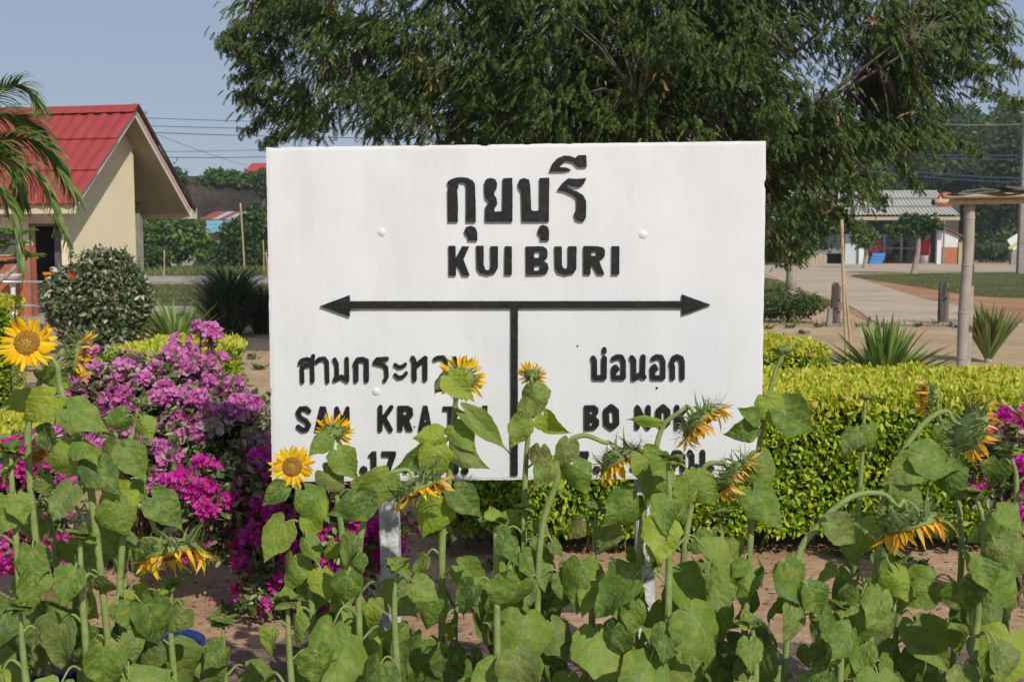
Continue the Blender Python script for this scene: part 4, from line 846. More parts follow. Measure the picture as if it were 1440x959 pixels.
for i,(px,Y,bl,lab,mt,nm) in enumerate([(250,122,[(245,262,22,30,0),(228,250,22,24,0)],'dark tree on the left shoulder of the grey heap',M_td,'tree'),(330,128,[(318,249,24,5,0),(345,252,20,5,0),(292,256,12,4,0)],'green creeper bushes along the crest of the grey heap',M_tg,'bush'),(372,120,[(374,258,10,16,0)],'dark bush on the heap just left of the sign',M_td,'bush')]):
    tree(lab,px,0,Y,bl,mt,2600,.6,(.2,),name=nm,cat=nm,seed=20+i)
# ================================================================ spiky plants
M_sp=foliage('spiky_leaf',[(.10,.19,.035),(.15,.26,.05),(.20,.32,.07),(.28,.36,.11)],.2,.4,.4)
M_spy=foliage('spiky_leaf_yellowing',[(.10,.19,.04),(.16,.25,.06),(.24,.29,.09),(.33,.26,.10)],.2,.45,.4)
M_lg=foliage('long_grass_blade',[(.025,.05,.018),(.04,.075,.025),(.06,.10,.035),(.12,.13,.06)],.2,.5)
def spiky(label,name,cat,x,y,h,n,spread,mat,w_=.05,ind=300,up_=.8,droop=.12,z0=0,stem=False,part='leaf'):
    t=thing(name,label,cat,(x,y,0)); v=[];f=[]
    for q,ww in ((0,.8),(.25,1),(.6,.8),(.85,.45),(1,0)): v+=[(-w_*ww,q,-droop*q*q-w_*.4*0),(0,q,-droop*q*q-w_*.5*ww),(w_*ww,q,-droop*q*q)]
    for i in range(4): f+=[(i*3,i*3+1,i*3+4,i*3+3),(i*3+1,i*3+2,i*3+5,i*3+4)]
    a=rng.uniform(0,6.28,n); e=rng.uniform(0,1,n)**.8*spread; tip=np.stack([np.cos(a)*np.sin(e),np.sin(a)*np.sin(e),np.cos(e)*up_],1)
    pos=np.stack([x+np.cos(a)*.03*e,y+np.sin(a)*.03*e,np.full(n,z0)+rng.uniform(0,.05,n)],1)
    nor=np.stack([-np.cos(a)*.5,-np.sin(a)*.5,np.ones(n)],1)
    scatter(part,(v,f),frames(pos,tip,nor,h*rng.uniform(.6,1.08,n)),mat,t,ind,rest=part+'_clump')
    m=MB(); m.tube([(x,y,-.02),(x,y,z0+.06)],[.07 if stem else .04,.05],8); m.build('stalk',M_palebark if stem else M_twig,t,smooth=True); return t
spiky('wide fan of stiff green sword leaves behind the long hedge','spiky_plant','plant',D_(1248,10.5),10.5,.70,280,1.25,M_sp,.042,z0=.32)
spiky('upright tuft of yellowish sword leaves right of the bamboo shelter post','spiky_plant','plant',D_(1393,15.8),15.8,  .82,170,.42,M_spy,.04,stem=True)
spiky('light green palm seedling left of the dark long grass clumps','palm_seedling','plant',D_(246,17.5),17.5,.95,110,1.25,M_sp,.045)
def clump(label,px,Y,h,n,sp):
    x=D_(px,Y); t=thing('grass_clump',label,'grass',(x,Y,0),'dark long grass clumps left of the sign'); ms=[]
    v=[];f=[]
    for i,(q,z) in enumerate(((0,0),(.3,.02),(.6,0),(.85,-.12),(1,-.3))):
        ww=.014*(1-.7*q); v+=[(-ww,q*(1 if q<.8 else .97),z),(ww,q*(1 if q<.8 else .97),z)]
    f=[(i*2,i*2+1,i*2+3,i*2+2) for i in range(4)]
    a=rng.uniform(0,6.28,n); rr=rng.uniform(0,.2,n); e=np.abs(rng.normal(0,sp,n)); pos=np.stack([x+np.cos(a)*rr,Y+np.sin(a)*rr,np.zeros(n)],1)
    tip=np.stack([np.cos(a)*np.sin(e),np.sin(a)*np.sin(e),np.cos(e)],1); nor=np.stack([-np.cos(a),-np.sin(a),np.full(n,.4)],1)
    scatter('blade',(v,f),frames(pos,tip,nor,h*rng.uniform(.6,1.1,n)),M_lg,t,0,rest='blades'); return t
clump('tall dark clump of long grass left of the sign edge',322,20.5,1.30,1500,.42); clump('lower dark clump of long grass touching the sign edge',370,21.0,.95,900,.40)
# variegated hibiscus shrub
M_var=foliage('variegated_leaf',[(.035,.07,.018),(.06,.11,.025),(.08,.14,.03),(.32,.34,.22),(.58,.56,.44),(.05,.085,.02),(.10,.16,.04),(.045,.08,.02),(.26,.21,.15)],.2,.5)
M_red=foliage('red_petal',[(.70,.02,.015),(.6,.015,.02)],.3)
def varieg():
    Y=17.0; bl=[((D_(a,Y),Y+dy,W(720,b,Y).z),(rx/F*Y,.5,rz/F*Y)) for a,b,rx,rz,dy in ((140,425,68,62,0),(100,420,34,46,-.1),(172,420,38,48,0),(140,468,58,24,0),(150,378,40,26,0))]
    t=thing('hibiscus_shrub','round variegated white and green shrub with one red flower before the yellow gable','shrub',(D_(140,Y),Y,0))
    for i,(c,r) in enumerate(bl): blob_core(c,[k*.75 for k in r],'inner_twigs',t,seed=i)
    P,Nn=inblobs(bl,9500,.66); k=len(P); scatter('leaf',LEAF,frames(P,wob(k,.8)+Nn*.5,Nn+wob(k,.5)+np.array([0,-.1,.3]),rng.uniform(.6,1.25,k)*.10),M_var,t,0,rest='foliage')
    m=MB()
    for i in range(46):
        a=W(random.uniform(95,195),random.uniform(365,400),Y); b=a+Vector((random.gauss(0,.08),0,random.uniform(.12,.28))); m.tube([a-Vector((0,0,.3)),a,b],[.01,.006,.003],4)
        for q in range(7):
            p=a.lerp(b,random.uniform(.2,1)); f1=frames(np.array([p]),wob(1,1)+[0,0,.4],wob(1,1),.06)[0]; m.add([tuple(Matrix(f1.tolist())@Vector(v)) for v in QLEAF[0]],QLEAF[1])
    o=m.build('shoots',M_var,t); o['kind']='stuff'
    c=W(102,387,16.4); fm=petalmesh(M_red,.2,.1,0)
    for i in range(5):
        a=i*1.2566; inst('petal',fm,t,frame1(c,Vector((math.cos(a),-.35,math.sin(a))),Vector((0,-1,0)),.085))
varieg()
# ---- palm at the left edge
M_palm=foliage('palm_leaflet',[(.08,.16,.03),(.12,.22,.04),(.17,.27,.06),(.28,.28,.10)],.35,.4,.4)
M_rach=surf('palm_rachis',(.28,.30,.10),(.18,.22,.07),20,.6)
def palm():
    Y=10.0; x=D_(-70,Y); t=thing('palm_tree','palm with arching feathery fronds reaching in from the left edge before the red roof','palm tree',(x,Y,0))
    top=Vector((x,Y,W(0,215,Y).z)); m=MB(); m.tube([(x-.05,Y,-.05),(x,Y,1),(x,Y,2),top-Vector((0,0,.1))],[.14,.11,.09,.08],12); m.build('trunk',M_palebark,t,smooth=True)
    lv=[];lf=[]
    for q,z in ((0,0),(.3,.02),(.65,-.05),(1,-.28)): ww=.06*(1-q**2*.95); lv+=[(-ww,q,z-.02),(0,q,z),(ww,q,z-.02)]
    for i in range(3): lf+=[(i*3,i*3+1,i*3+4,i*3+3),(i*3+1,i*3+2,i*3+5,i*3+4)]
    me=MB().add(lv,lf).mesh('leaflet',M_palm)
    fr=[([(-70,215),(-10,140),(28,120),(55,145)],.22,0),([(-70,220),(0,195),(60,205),(100,262)],.34,-.3),([(-70,225),(0,225),(55,248),(92,320)],.33,-.7),([(-70,230),(-30,240),(15,285),(30,350)],.34,-.5),([(-70,210),(-20,165),(30,165),(62,185)],.24,.5),([(-70,212),(-30,200),(10,215),(30,270)],.33,-.1),([(-70,215),(-110,150),(-160,150),(-190,210)],.34,.2),([(-70,215),(-120,200),(-170,240),(-190,300)],.34,-.4)]
    for pts,L_,dy in fr:
        P=spline([W(a,b,Y+dy*i/3) for i,(a,b) in enumerate(pts)],9); n=len(P); m=MB(); m.tube(P,[.013*(1-.8*i/n)+.002 for i in range(n)],6); fo=m.build('frond',M_rach,t,smooth=True)
        for i in range(5,n):
            T=(P[min(i+1,n-1)]-P[i-1]).normalized(); sd=T.cross(Vector((0,0,1))).normalized(); tt=i/n
            for s in (-1,1):
                for k in range(2):
                    p=P[i].lerp(P[min(i+1,n-1)],k*.5); d=T*(.45+.7*tt)+(sd*.45+sd.cross(T)*.62)*s*(1-.35*tt)+Vector((0,0,-.05-.3*random.random()))+Vector([random.gauss(0,.08) for _ in range(3)])
                    inst('leaflet',me,fo,frame1(p,d,Vector((0,0,1))+sd*s*.3,L_*random.uniform(.75,1.1)*(1.1-.5*abs(tt-.55))))
palm()
# frangipani at the left edge
def frangi():
    Y=13; x=D_(-60,Y); t=thing('frangipani_tree','broad leafed branch tips poking in from the left edge below the palm','tree',(x,Y,0)); m=MB(); me=MB().add(LEAF[0],LEAF[1]).mesh('leaf',M_tg)
    tips=[(12,345),(38,362),(5,372),(-10,330),(22,330),(-30,360)]
    for i,(a,b) in enumerate(tips):
        e=W(a,b,Y+random.uniform(-.2,.2)); m.tube(spline([(x,Y,.9),W(a-35,b+30,Y),e],5),[.05]*5+[.03]*5+[.02],7)
        for k in range(11):
            an=k*2.4; inst('leaf',me,t,frame1(e,Vector((math.cos(an),math.sin(an),random.uniform(.0,.45))),Vector((0,-.3,1)),random.uniform(.19,.29)))
    m.tube([(x,Y,-.05),(x,Y,.9)],[.09,.06],9); m.build('trunk',M_palebark,t,smooth=True)
frangi()
# ================================================================ toilet building at the left
M_cream=surf('cream_wall',(.82,.71,.48),(.77,.66,.44),1.2,.85,.15,bump=.002,bscale=40,dirt=(.42,.34,.20),dscale=.8,damt=.35)
M_creamt=surf('cream_trim',(.66,.58,.42),(.58,.50,.36),3,.7,.2,dirt=(.40,.28,.20),dscale=3,damt=.4)
M_pink=surf('pinkish_barge_paint',(.72,.60,.56),(.64,.52,.48),3,.7,.2,dirt=(.30,.22,.18),dscale=4,damt=.4)
M_soff=surf('soffit_board',(.46,.38,.27),(.40,.33,.23),2,.85,.1)
M_terra=surf('terracotta_wall',(.52,.16,.085),(.44,.13,.07),3,.6,.3,dirt=(.28,.10,.07),dscale=2,damt=.4)
M_rtile=surf('red_roof_tile',(.36,.058,.055),(.30,.045,.045),2.5,.6,.2,bump=.002,bscale=30,dirt=(.26,.05,.045),dscale=1.5,damt=.45)
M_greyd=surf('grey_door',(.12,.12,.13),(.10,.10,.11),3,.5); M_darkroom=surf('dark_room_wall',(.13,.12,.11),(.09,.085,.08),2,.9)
M_steel=surf('steel_rail',(.62,.62,.62),(.5,.5,.5),9,.3,.5,metal=.7); M_orng=surf('orange_frame_paint',(.75,.30,.02),(.62,.22,.02),6,.5)
M_cer=surf('white_ceramic',(.75,.75,.74),(.68,.68,.67),4,.2,.5); M_cgrey=surf('grey_concrete',(.34,.32,.28),(.24,.22,.19),5,.9,.1,bump=.006,bscale=30,dirt=(.16,.14,.12),dscale=3,damt=.5)
M_pave=surf('floor_concrete',(.42,.37,.31),(.34,.30,.25),2,.85,.1)
def toilet():
    XG=-8.5; XW=-9.0; XL=-15.5; YF,YR,YK=22.88,25.30,27.72; ZE,ZR=2.55,4.72; y1,y2=23.37,26.06
    t=thing('toilet_building','cream gabled station toilet building with a red tiled roof and terracotta lower wall','building',((XL+XG)/2,24.5,0))
    m=MB(); m.bb((XL,YF+.1,-.1),(XG+.1,YK-.1,.14)); m.build('floor_slab',M_pave,t)
    sl=(ZR-ZE)/(YR-YF); zs=lambda y: ZR-abs(y-YR)*sl-.12
    # gable wall: pentagon slice, thick
    gp=[(XW,y1,.14),(XW,y2,.14),(XW,y2,zs(y2)),(XW,YR,zs(YR)),(XW,y1,zs(y1))]
    MB().prism(gp,(-.14,0,0)).build('gable_wall',M_cream,t)
    xd0,xd1=-9.85,-9.145 ; zd=2.06; zt=1.66
    m=MB(); m.bb((XL,y1+.002,zt),(xd0,y1+.14,zs(y1)-.02)); m.bb((xd1,y1+.002,.14),(XW-.141,y1+.14,zs(y1)-.02)); m.bb((xd0,y1+.002,zd),(xd1,y1+.14,zs(y1)-.02)); m.build('front_wall',M_cream,t)
    m=MB(); m.bb((XL,y1-.006,.14),(xd0,y1+.14,zt-.003)); m.build('terracotta_wall',M_terra,t)
    m=MB(); m.bb((XL,y2-.12,.14),(XW-.141,y2,zs(y2)-.02)); m.build('rear_wall',M_cream,t)
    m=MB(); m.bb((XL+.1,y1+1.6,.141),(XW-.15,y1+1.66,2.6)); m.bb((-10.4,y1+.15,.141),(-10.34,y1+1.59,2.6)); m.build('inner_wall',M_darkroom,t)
    d=MB(); d.box((-9.32,y1+.25,1.08),(.30,.035,1.86)); dd=d.build('door',M_greyd,t,bevel=.004)
    MB().box((-9.42,y1+.20,1.1),(.05,.06,.03)).build('handle',M_steel,dd)
    m=MB(); m.bb((xd0-.05,y1-.012,.142),(xd0-.001,y1+.12,zd+.05)); m.bb((xd0,y1-.012,zd+.001),(xd1,y1+.12,zd+.05)); m.build('door_frame',M_greyd,t)
    # window above the basin
    m=MB(); q=Vector((-10.4,0,0)); m.bb((q.x-.24,y1-.03,1.42),(q.x+.24,y1-.008,1.96)); wf=m.build('window',M_soff,t,bevel=.005)
    m=MB(); m.bb((q.x-.20,y1-.036,1.46),(q.x+.20,y1-.031,1.92)); m.build('pane',M_greyd,wf)
    # ceiling under front eave and sloped soffit
    for s in(-1,1):
        ye=YF if s<0 else YK
        a=[(XL,YR,ZR-.13),(XG-.03,YR,ZR-.13),(XG-.03,ye,ZE-.13),(XL,ye,ZE-.13)]
        MB().prism(a,(0,0,.035)).build('soffit',M_soff,t)
    # barge boards: two layers
    for s in(-1,1):
        ye=YF-.02 if s<0 else YK+.02; ze=ZE-.01
        for (off,dz0,dz1,mt) in ((0,-.20,-.03,M_pink),(.025,-.09,.01,M_pink)):
            a=[(XG+off,YR,ZR+dz0),(XG+off,YR,ZR+dz1),(XG+off,ye,ze+dz1),(XG+off,ye,ze+dz0)]
            MB().prism(a,(.024,0,0)).build('barge_board',mt,t)
    for ye in(YF-.03,YK+.005):
        m=MB(); m.bb((XL,ye,ZE-.25),(XG+.06,ye+.025,ZE+.0)); m.build('fascia_board',M_creamt,t,bevel=.003)
    m=MB(); m.bb((XG-.02,YK+.001,ZE-.25),(XG+.06,YK+.28,ZE-.22)); m.bb((XG-.02,YK+.255,ZE-.22),(XG+.06,YK+.28,ZE+.02)); m.bb((XG+.035,YK+.03,ZE-.22),(XG+.058,YK+.254,ZE-.02)); m.build('gutter_end',M_creamt,t)
    m=MB(); m.bb((XL,YF+.25,ZE-.36),(XG-.25,YF+.33,ZE-.17)); m.build('eave_beam',M_pink,t)
    # roof tiles: corrugated sheets in three courses per slope
    nco=3; Ls=math.hypot(YR-YF,ZR-ZE)+.06; cl=Ls/nco; wv=.30; wt=3*wv; ntl=8
    dv=Vector((0,-(YR-YF),-(ZR-ZE))).normalized(); nv=Vector((0,-dv.z*-1,0)); 
    def tilemesh(sgn,w_):
        m=MB(); n=18; dv=Vector((0,sgn*(YR-YF),-(ZR-ZE))).normalized(); nv=Vector((0,sgn*(ZR-ZE),(YR-YF))).normalized(); ex=.05
        for j,(l,h) in enumerate(((0,0),(cl+ex,.038),(cl+ex,.002))):
            for i in range(n+1):
                x=-w_*i/n; c=(x/wv)%1; z=.034*(1-abs(math.cos(math.pi*c)))**1.0
                z=.030*(.5-.5*math.cos(2*math.pi*c))**.8
                m.v.append(tuple(Vector((x,0,0))+dv*(l+ (0.025*(.5-.5*math.cos(2*math.pi*c)) if j else 0))+nv*(z+h)))
        for j in range(2):
            for i in range(n):
                a=j*(n+1)+i; q=(a,a+1,a+n+2,a+n+1); m.f.append(q if sgn<0 else q[::-1])
        return m.mesh('roof_tile',M_rtile,smooth=False),dv
    rf=MB(); th=.03
    for s in(-1,1):
        ye=YF-.06 if s<0 else YK+.06; ze=ZE-.036
        rf.prism([(XL,YR,ZR-.02),(XG+.05,YR,ZR-.02),(XG+.05,ye,ze),(XL,ye,ze)],(0,0,-.03))
    rr=rf.build('roof',M_greyd,t)
    for s in(-1,1):
        me,dv=tilemesh(s,wt)
        for c in range(nco):
            for k in range(ntl):
                inst('roof_tile',me,rr,Matrix.Translation(Vector((XG+.10-k*wt,YR,ZR))+dv*(c*cl)))
    # ridge caps with scalloped skirts
    m=MB(); n=8; w_=.36
    for s in(-1,1):
        st=len(m.v); dv=Vector((0,s*(YR-YF),-(ZR-ZE))).normalized(); nv=Vector((0,s*(ZR-ZE),(YR-YF))).normalized()
        for j in range(3):
            for i in range(n+1):
                c=i/n; l=[0,.12,.27+.045*math.sin(math.pi*c)][j]; m.v.append(tuple(Vector((-w_*c,0,.085-(.0 if j else 0)))+dv*l+nv*(.012*j*math.sin(math.pi*c))+nv*(0 if j==0 else .0)))
        for j in range(2):
            for i in range(n):
                a=st+j*(n+1)+i; q=(a,a+1,a+n+2,a+n+1); m.f.append(q if s<0 else q[::-1])
    me=m.mesh('ridge_cap',M_rtile)
    for k in range(20): inst('ridge_cap',me,rr,Matrix.Translation((XG+.12-k*w_,YR,ZR+.0)))
    # dark verge strip on the far slope
    MB().prism([(XG+.101,YR+.02,ZR+.09),(XG+.101,YK+.12,ZE+.03),(XG+.101,YK+.12,ZE-.06),(XG+.101,YR+.02,ZR-.01)],(.02,0,0)).build('verge_trim',surf('dark_verge',(.05,.045,.045),(.03,.03,.03),5,.7),t)
    m=MB(); q=-9.75; m.bb((q-.09,27.35,.14),(q+.09,27.53,zs(27.45))); m.build('column',M_cgrey,t,bevel=.01)
    th=R(-12); pv=Vector((XG,YR,0)); t.location=pv+Matrix.Rotation(th,3,'Z')@(t.location-pv); t.rotation_euler.z=th
    # basin
    s=thing('wash_basin','white ceramic wash basin on the terracotta wall of the toilet building','wash basin',(-10.55,23.45,0)); m=MB(); y1=23.60
    m.lathe([(.02,.86),(.10,.88),(.19,.95),(.245,1.03),(.25,1.05),(.22,1.05),(.16,.98),(.05,.93),(.0001,.925)],(-10.55,y1-.24,0),24); m.build('bowl',M_cer,s,smooth=True)
    m=MB(); m.lathe([(.09,.14),(.06,.3),(.05,.7),(.07,.87)],(-10.55,y1-.14,0),14); m.build('pedestal',M_cer,s,smooth=True)
    m=MB(); m.tube([(-10.55,y1-.03,1.05),(-10.55,y1-.03,1.16),(-10.55,y1-.16,1.16)],.012,6); m.build('tap',M_steel,s)
    # handrail
    h=thing('handrail','steel two bar handrail before the toilet doorway','railing',(-10.6,21.3,0))
    for z in(W(0,396.5,21.3).z,W(0,430,21.3).z):
        m=MB(); m.tube([(-12.5,21.3,z),(D_(66,21.3),21.3,z)],.022,8); m.build('rail',M_steel,h,smooth=True)
    for xx in (-12.4,-11.0,D_(64,21.3)-.03):
        m=MB(); m.tube([(xx,21.3,0),(xx,21.3,W(0,396.5,21.3).z-.02)],.02,8); m.build('post',M_steel,h,smooth=True)
    o=thing('metal_stand','orange painted metal stand at the end of the steel handrail','stand',(D_(73,20.8),20.8,0))
    zt=W(0,386,20.8).z; xa,xb=D_(66,20.8),D_(80,20.8)
    for xx in(xa,xb): MB().bb((xx-.018,20.78,0),(xx+.018,20.82,zt)).build('upright',M_orng,o)
    MB().bb((xa-.05,20.77,zt+.001),(xb+.03,20.83,zt+.04)).build('top_bar',M_orng,o); MB().bb((xa+.019,20.785,.2),(xb-.019,20.815,.26)).build('lower_bar',M_orng,o)
toilet()
# ================================================================ poles and wires
M_wire=surf('black_cable',(.03,.03,.035),(.02,.02,.02),5,.6); M_wirec=surf('blue_cable',(.03,.06,.12),(.02,.04,.09),5,.5)
def pole(px,Y,py,label,w_=.18):
    x=D_(px,Y); z=W(0,py,Y).z; t=thing('utility_pole',label,'pole',(x,Y,0)); m=MB(); vs=[]
    for zz,ww in((-.2,w_*1.25),(z,w_)): vs+=[(x-ww/2,Y-ww/2,zz),(x+ww/2,Y-ww/2,zz),(x+ww/2,Y+ww/2,zz),(x-ww/2,Y+ww/2,zz)]
    m.add(vs,[(3,2,1,0),(4,5,6,7),(0,1,5,4),(1,2,6,5),(2,3,7,6),(3,0,4,7)]); m.build('shaft',M_cgrey,t,bevel=.015)
    MB().box((x,Y-w_*.8,z-.35),(.9,.08,.1)).build('cross_arm',M_cgrey,t); return x,Y,z
pole(197,40,146,'square concrete utility pole top showing behind the red roof ridge',.17)
pole(1433,62,150,'grey concrete utility pole before the dark trees at the far right',.26)
def wire(pts,label,mat=M_wire,r=.012):
    P=[W(a,b,Y) for a,b,Y in pts]; m=MB(); Q=[]
    for i in range(len(P)-1):
        for k in range(10):
            t=k/10; q=P[i].lerp(P[i+1],t); q.z-=.35*4*t*(1-t)*.35; Q.append(q)
    Q.append(P[-1]); m.tube(Q,r,5); o=m.build('overhead_wire',mat); props(o,label,'wire')
wire([(197,166,40),(700,172,60)],'topmost black overhead wire right of the roof ridge',r=.011)
wire([(197,177,40),(700,180,60)],'second black overhead wire right of the roof ridge',r=.012)
wire([(197,186,40),(700,193,60)],'third black overhead wire right of the roof ridge',r=.014)
wire([(150,212,60),(420,208,70)],'faint overhead wire fourth from the top, low beside the gable',r=.014)
wire([(150,219,60),(420,219,70)],'lowest thicker overhead wire just above the grey heap',r=.02)
wire([(197,180,40),(360,236,70)],'thin overhead wire slanting down from the roof ridge to the right',r=.009)
wire([(1200,216,60),(1600,216,64)],'upper blue cable crossing before the dark trees on the right',M_wirec,.035)
wire([(1200,221,60),(1600,222,64)],'second blue cable crossing before the dark trees on the right',M_wirec,.03)
wire([(1200,232,60),(1433,251,62),(1600,262,64)],'lower blue cable sloping to the utility pole on the right',M_wirec,.035)
wire([(1200,238,60),(1433,257,62),(1600,268,64)],'lowest blue cable sloping to the utility pole on the right',M_wirec,.03)
wire([(1250,170,60),(1433,175,62),(1600,176,64)],'pale thin wire high beside the right utility pole',M_cgrey,.02)
wire([(1200,112,60),(1433,90,62),(1600,80,64)],'thin black wire against the sky at the upper right',M_wire,.016)
# ================================================================ left background: wall, shed, red roof, stakes
M_gw=surf('grey_block_wall',(.40,.39,.38),(.30,.29,.28),.6,.9,.1,dirt=(.55,.52,.48),dscale=.5,damt=.6)
M_rust=surf('rusty_tin',(.34,.10,.07),(.24,.06,.045),1.5,.7); M_tin=surf('pale_tin',(.48,.47,.47),(.38,.36,.36),1.5,.55); M_bl2=surf('light_blue_tin',(.16,.42,.55),(.26,.50,.62),2,.6)
M_rr=surf('far_red_roof',(.50,.05,.06),(.42,.04,.05),1,.6); M_bam=surf('bamboo_pole',(.52,.40,.24),(.40,.29,.16),14,.55,.3,bump=.001,bscale=60); M_bamg=surf('weathered_bamboo',(.42,.37,.31),(.31,.27,.23),10,.75,.2,bump=.002,bscale=50,dirt=(.2,.17,.14),dscale=5,damt=.5)
Yw=84; o=thing('boundary_wall','low grey block wall under the trees beyond the road at the left','wall',(D_(290,Yw),Yw,0))
n=7; xa,xb=D_(200,Yw),D_(385,Yw)
for i in range(n):
    a=xa+(xb-xa)*i/n; MB().bb((a+.03,Yw,0),(a+(xb-xa)/n-.03,Yw+.15,1.0)).build('wall_panel',M_gw,o)
    MB().bb((a-.12,Yw-.06,0),(a+.12,Yw+.2,1.1)).build('pillar',M_gw,o) if i else None
def shed():
    Y=80; t=thing('tin_shed','small open shed with rusty and white striped tin roof and light blue fascia','shed',(D_(308,Y),Y,0)); P=lambda a,b,y:W(a,b,y)
    zt,zb=W(0,297,Y).z,W(0,309,Y).z; xs=[D_(a,Y) for a in(283,292,301,310,320,331,342)]
    for i in range(6):
        m=MB(); x0,x1=xs[i],xs[i+1]; k=.6
        m.prism([(x0,Y,zb),(x1-.02,Y,zb),(x1-.02+k,Y+2.2,zt),(x0+k,Y+2.2,zt)],(0,0,.04)); m.build('roof_sheet',M_rust if i in(0,1,3) else M_tin,t)
    for i in range(3):
        m=MB(); zz=zb-.06-i*.30; m.bb((xs[1],Y+.02,zz-.28),(xs[5],Y+.05,zz)); m.build('fascia_board',M_bl2,t)
    for a in (293,309,330): MB().bb((D_(a,Y)-.06,Y+.06,0),(D_(a,Y)+.06,Y+.18,zb-.1)).build('post',M_bam,t)
shed()
def farhouse():
    Y=150; t=thing('house','distant house with a plain red roof above the grey heap beside the sign','house',(D_(362,Y),Y,0)); x0,x1=D_(343,Y),D_(420,Y); z0,z1=W(0,246,Y).z,W(0,235,Y).z
    MB().bb((x0+.5,Y+1,0),(x1,Y+7,z0)).build('wall',M_creamt,t); MB().prism([(x0,Y,z0),(x0,Y+8,z0),(x0+.5,Y+4,z1+.8)],(x1-x0,0,0)).build('roof',M_rr,t)
farhouse()
def stake(pts,Y,label,r=.02,mat=None,name='bamboo_stake',group=None):
    P=[W(a,b,Y) for a,b in pts]; P[-1].z=min(P[-1].z,-.02) if len(P)>1 else 0; b=P[-1]; t=thing(name,label,'stake',(b.x,b.y,0),group); m=MB(); m.tube(spline(P,5),r,8); m.build('cane',mat or M_bam,t,smooth=True)
    m=MB(); S=spline(P,5)
    for q in S[2::3]: m.lathe([(r*1.02,-.012*r*50),(r*1.28,0),(r*1.02,.012*r*50)],q,8)
    m.build('joints',mat or M_bam,t)
    return t
def GY(py): return G(720,py).y
for i,(a,b,c,d,lab) in enumerate(((338,286,344,384,'tall thin bamboo stake in front of the dense green tree'),(370,338,371,386,'short thin stake close to the left edge of the sign'),(374,355,377,394,'shortest brown stake touching the left edge of the sign'),(231,352,230,392,'thin bare stem standing at the roadside under the bright tree'))):
    stake([(a,b),((a+c)/2+.5,(b+d)/2),(c,d)],GY(d),lab,.03 if i else .045)
# ================================================================ right: posts, stakes, bamboo shelter
M_old=surf('weathered_grey_timber',(.20,.17,.15),(.07,.058,.05),10,.95,.1,bump=.02,bscale=18,stretch=(1,1,.15))
def oldpost(px,py0,py1,w_,label,seed):
    Y=GY(py1); x=D_(px,Y); h=W(0,py0,Y).z; t=thing('timber_post',label,'post',(x,Y,0)); m=MB(); n=14; r=w_/F*Y/2; rows=12
    for j in range(rows+1):
        z=h*j/rows-.03
        for i in range(n):
            a=2*math.pi*i/n; rr=r*(1+.14*mnoise.noise(Vector((math.cos(a)*2,math.sin(a)*2,z*1.5+seed))) -(.20 if i in(3,9,10) else 0)*(.4+j/rows))
            if j==rows: rr*=.55
            top=(.10*mnoise.noise(Vector((math.cos(a)*1.5,math.sin(a)*1.5,seed))) if j>=rows-1 else 0)
            m.v.append((x+math.cos(a)*rr,Y+math.sin(a)*rr,z+top))
    m.f=[(j*n+i,j*n+(i+1)%n,(j+1)*n+(i+1)%n,(j+1)*n+i) for j in range(rows) for i in range(n)]+[tuple(range(rows*n,rows*n+n))]
    m.build('timber',M_old,t)
    for k in range(3):
        MB().lathe([(.001,0),(.02,.0),(.022,.006)],(x+random.uniform(-.4,.4)*r,Y-r*1.01,h*random.uniform(.3,.8)),8,Matrix.Rotation(R(90),3,'X')).build('bolt_hole',M_black,t)
    m=MB(); m.bb((x-r*1.15,Y-r*1.1,0),(x+r*1.15,Y+r*1.1,.05)); m.build('footing',M_cgrey,t,bevel=.01); return t
oldpost(1176,396,458,13,'left of two weathered old timber posts beside the bamboo stakes',1)
oldpost(1327.5,395,456,15,'right of two weathered old timber posts, left of the bamboo shelter post',5)
def slab(pts,Y,label,name,cat,mat,th=.1):
    P=[W(a,b,Y) for a,b in pts]; t=thing(name,label,cat,(P[0].x,Y,0)); MB().prism(P,(0,th,0)).build('stub',mat,t,bevel=.006); return t
slab([(1163,459),(1171,459),(1171,434),(1166,434)],22.6,'short leaning concrete stub touching the left timber post','concrete_stub','stub',M_cgrey)
slab([(1220,459),(1224.5,459),(1224.5,445)],22.6,'small dark pointed stub in the soil between the timber posts','metal_stub','stub',M_greyd)
o=thing('low_kerb','low broken concrete kerb running right from the right timber post','kerb',(D_(1390,22.6),22.6,0))
xs=[1337,1362,1378,1402,1428,1452,1500]
for i in range(6): MB().bb((D_(xs[i],22.6)+.01,22.5+random.uniform(-.02,.02),-.02),(D_(xs[i+1],22.6)-.01,22.66,random.uniform(.07,.12))).build('kerb_stone',M_cgrey,o,bevel=.01)
stake([(1184,309),(1186,400),(1189,470),(1194,560)],11.5,'taller bamboo stake beside the left timber post',.016,group='pair of bamboo stakes')
stake([(1183,312),(1184.5,345),(1186,378),(1194,460),(1202,560)],11.7,'second bamboo stake crossing behind the taller one',.014,group='pair of bamboo stakes')
